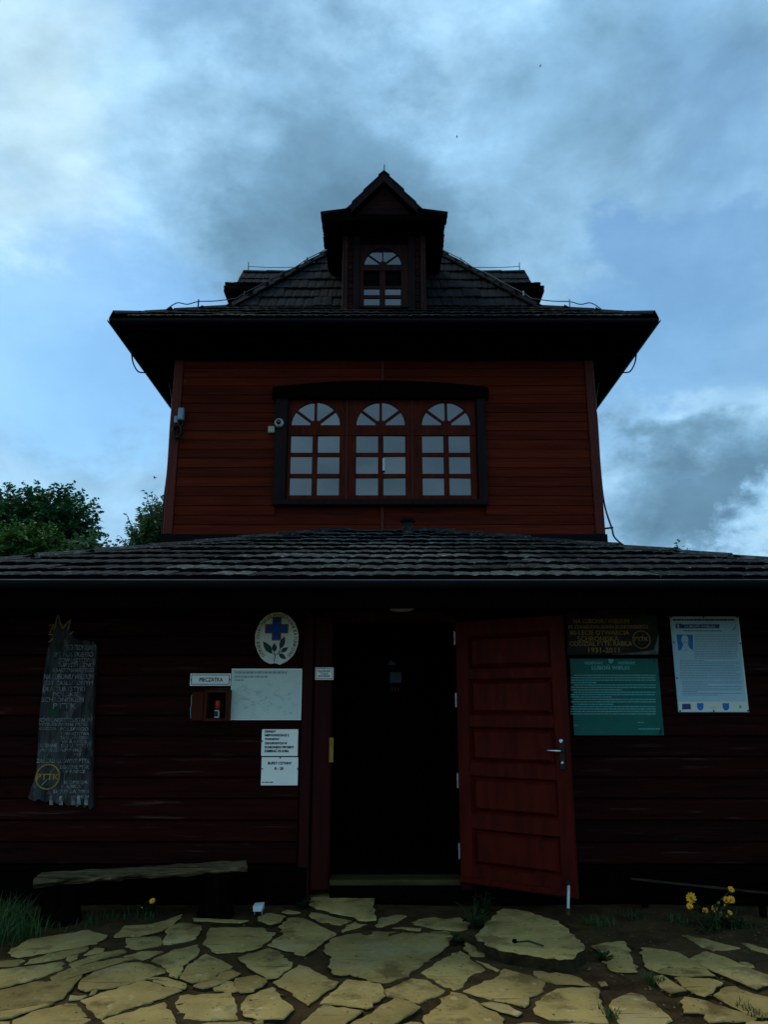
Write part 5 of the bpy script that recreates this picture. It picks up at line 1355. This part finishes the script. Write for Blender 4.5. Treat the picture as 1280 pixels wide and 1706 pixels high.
def flowering(x, y, heads, label, Yh):
    b = gnd(x, y); b.y = min(b.y, 6.35); root = tag(empty('flowering_plant', b), label, 'flower'); stm = MB(); lv = MB()
    for (hx, hy, r) in heads:
        c = at(hx, hy, Yh + random.uniform(-.12, .1)); face = Vector((random.gauss(0, .35), -1, random.uniform(.2, 1.1)))
        flower(root, c, face, r*1.25)
        bb = b + Vector((random.gauss(0, .05), random.gauss(0, .03), 0)); stm.tube([bb, bb.lerp(c, .55) + Vector((random.gauss(0, .03), .02, .02)), c - face.normalized()*.004], .003, 5, caps=False)
        for q_ in range(7):
            p_ = bb.lerp(c, .12 + .1*q_); az = random.uniform(0, 6.28); d2 = Vector((math.cos(az), math.sin(az), random.uniform(-.1, .6))).normalized(); sd = d2.cross(Z).normalized(); l_ = random.uniform(.05, .10); k = len(lv.v)
            lv.v += [tuple(p_), tuple(p_ + d2*l_*.5 + sd*l_*.16), tuple(p_ + d2*l_), tuple(p_ + d2*l_*.5 - sd*l_*.16)]; lv.f.append((k, k+1, k+2, k+3)); lv.mi.append(0)
    stm.build('stems', 'stem_green', root); lv.build('leaves', 'weed_leaf', root)
flowering(1190, 1556, [(1152, 1496, .030), (1150, 1510, .020), (1176, 1517, .018), (1191, 1514.5, .022), (1206, 1525, .027), (1217, 1521, .016), (1211, 1499, .021), (1219, 1499.5, .023), (1219, 1482, .019), (1209, 1509, .009), (1198, 1504, .008)],
          'clump of orange-yellow daisy-like flowers at the wall foot right of the door', 6.0)
flowering(250, 1520, [(253.5, 1501, .018), (236, 1512, .004)], 'single small yellow flower under the bench', 6.05)

# ------------------------------------------------------------------ trees beyond the hut
def leaf_crown(pts_dirs, size, aspect):
    """pts_dirs: (pos Nx3, dir Nx3) -> mesh arrays of kite-shaped leaves"""
    pos, d = pts_dirs; n = len(pos)
    up = rng.normal(size=(n, 3)); up[:, 2] += 1.2
    s_ = np.cross(d, up); s_ /= np.linalg.norm(s_, axis=1, keepdims=True) + 1e-9
    l = size*rng.uniform(.7, 1.25, (n, 1)); w_ = l*aspect
    dr = d.copy(); dr[:, 2] -= .25
    v = np.stack([pos, pos + d*l*.45 + s_*w_, pos + dr*l, pos + d*l*.45 - s_*w_], 1).reshape(-1, 3)
    f = np.arange(n*4).reshape(-1, 4)
    return v, f
def tree(name, base, H, blobs, n_clump, size, aspect, m, label, droop=.25, twig=.5, per=26, group=None):
    """blobs: list of (centre, radii) the crown is made of; twigs grow outwards in each clump"""
    base = Vector(base); root = tag(empty(name, base), label, 'tree', group)
    wt_ = np.array([b[1][0]*b[1][1]*b[1][2] for b in blobs])**.6; wt_ /= wt_.sum()
    tr = MB(); ctr = sum((Vector(b[0]) for b in blobs), Vector())/len(blobs)
    top_ = Vector((ctr.x, ctr.y, ctr.z)); r0 = .05*H**.8
    tr.tube([base, base.lerp(top_, .4) + Vector((.1, 0, 0)), base.lerp(top_, .8), top_ + Z*.1], [r0, r0*.8, r0*.55, r0*.3], 9)
    P_, D_ = [], []
    for b in blobs:
        c = Vector(b[0]); s_ = base.lerp(top_, random.uniform(.4, .8))
        tr.tube([s_, s_.lerp(c, .5) + Z*.15, c], [r0*.4, r0*.25, r0*.1], 6)
        for _ in range(5):
            e_ = c + Vector((random.gauss(0, .5)*b[1][0], random.gauss(0, .5)*b[1][1], random.gauss(0, .5)*b[1][2]))
            tr.tube([c, c.lerp(e_, .5) + Z*.05, e_], [r0*.1, r0*.06, r0*.03], 5)
    for _ in range(n_clump):
        b = blobs[rng.choice(len(blobs), p=wt_)]; u_ = rng.normal(size=3); u_ /= np.linalg.norm(u_); rad = rng.uniform(.45, 1.0)**.5
        c = np.array(b[0]) + u_*np.array(b[1])*rad
        out_ = u_*.8 + rng.normal(size=3)*.45 + np.array([0, 0, .15]); out_ /= np.linalg.norm(out_)
        tl = twig*rng.uniform(.6, 1.3); t_ = np.linspace(0, 1, per)[:, None]
        line = c + out_*tl*t_ + np.array([0, 0, -droop])*tl*t_**2
        side = np.cross(out_, [0, 0, 1.]); side /= np.linalg.norm(side) + 1e-9
        sg = np.where(np.arange(per) % 2, 1., -1.)[:, None]
        dd = out_*.75 + side*sg*.8 + rng.normal(size=(per, 3))*.28; dd /= np.linalg.norm(dd, axis=1, keepdims=True)
        P_.append(line + rng.normal(size=(per, 3))*.02); D_.append(dd)
        tr.tube([Vector(line[0]), Vector(line[per//2]), Vector(line[-1])], [.010, .007, .004], 3, caps=False)
    tr.build('trunk', 'bark', root)
    v, f = leaf_crown((np.concatenate(P_), np.concatenate(D_)), size, aspect)
    me = bpy.data.meshes.new('crown'); og = np.array(ctr); me.from_pydata((v - og).tolist(), [], f.tolist())
    if isinstance(m, str): me.materials.append(M[m])
    link(bpy.data.objects.new('crown', me), root, ctr)
    return root
def A(px, py, Y_): return at(px, py, Y_)
TYD = 17.0
def bl_(px, py, Y_, rx, ry, rz): return (tuple(A(px, py, Y_)), (rx, ry, rz))
tree('beech_tree', (A(20, 900, TYD).x, TYD, -.1), 7, [bl_(35, 880, TYD, .80, 1.0, .52), bl_(95, 875, TYD, .52, .9, .50), bl_(-50, 890, TYD, 1.2, 1.2, .62), bl_(112, 885, TYD, .26, .6, .42), bl_(60, 915, TYD, 1.0, 1.0, .6), bl_(-10, 935, TYD, 1.2, 1.2, .7), bl_(120, 915, TYD, .30, .6, .30)],
     1500, .105, .34, 'leaf_beech', 'large dark green leafy tree behind the lower roof at the left edge', per=30, twig=.55, droop=.12)
tree('young_tree', (A(55, 930, 13.6).x, 13.6, -.1), 4, [bl_(60, 910, 13.6, .40, .5, .20), bl_(45, 930, 13.6, .5, .6, .25), bl_(25, 912, 13.6, .3, .4, .16)],
     330, .075, .36, 'leaf_lime', 'lighter yellow-green young tree in front of the large left tree', per=24, twig=.32, droop=.1)
tree('young_tree', (A(150, 930, 15).x, 15, -.1), 4, [bl_(143, 918, 15, .14, .3, .22), bl_(150, 935, 15, .3, .3, .2), bl_(180, 940, 15, .35, .3, .18)],
     95, .09, .28, 'leaf_shrub', 'small pale-leaved treetop just right of the large left tree', per=20, twig=.32, droop=-.1)
tree('willow_sapling', (A(255, 940, 14).x, 14, -.1), 4, [bl_(248, 912, 14, .20, .4, .34), bl_(262, 900, 14, .17, .4, .40), bl_(240, 920, 14, .12, .3, .2), bl_(275, 905, 14, .25, .4, .42)],
     420, .10, .20, 'leaf_shrub', 'upright narrow-leaved sapling against the left edge of the tower', per=20, twig=.28, droop=-.75)
tree('sapling_top', (A(1130, 960, 13).x, 13, -.1), 3.5, [bl_(1128, 921, 13, .07, .1, .05)],
     9, .10, .25, 'leaf_shrub', 'tiny sprig of leaves showing above the right roof ridge', per=8, twig=.14, droop=-.2)

# ------------------------------------------------------------------ birds
for px, py, Y_, lab in ((901, 110, 60, 'tiny dark bird high in the sky, the upper one right of the gable'), (762, 228, 60, 'tiny dark bird in the sky just above right of the gable'), (258, 796, 40, 'tiny dark speck of a bird left of the tower wall')):
    c = at(px, py, Y_); root = tag(empty('bird', c), lab, 'bird', 'birds in the sky')
    MB().lathe((0, 0, 0), [(.005, -.10), (.03, -.06), (.035, 0), (.02, .06), (.004, .09)], 8).build('body', 'bird', root, xf=Matrix.Translation(c) @ Matrix.Rotation(R(80), 4, 'Y'))
    for s in (-1, 1):
        MB().add([c + Vector((.03, 0, 0)), c + Vector((-.04, 0, 0)), c + Vector((-.05, s*.14, .05)), c + Vector((.0, s*.15, .055)), c + Vector((-.06, s*.26, .03))], [(0, 1, 2, 3), (3, 2, 4)]).build('wing', 'bird', root)
print('single tiles', NT[0])
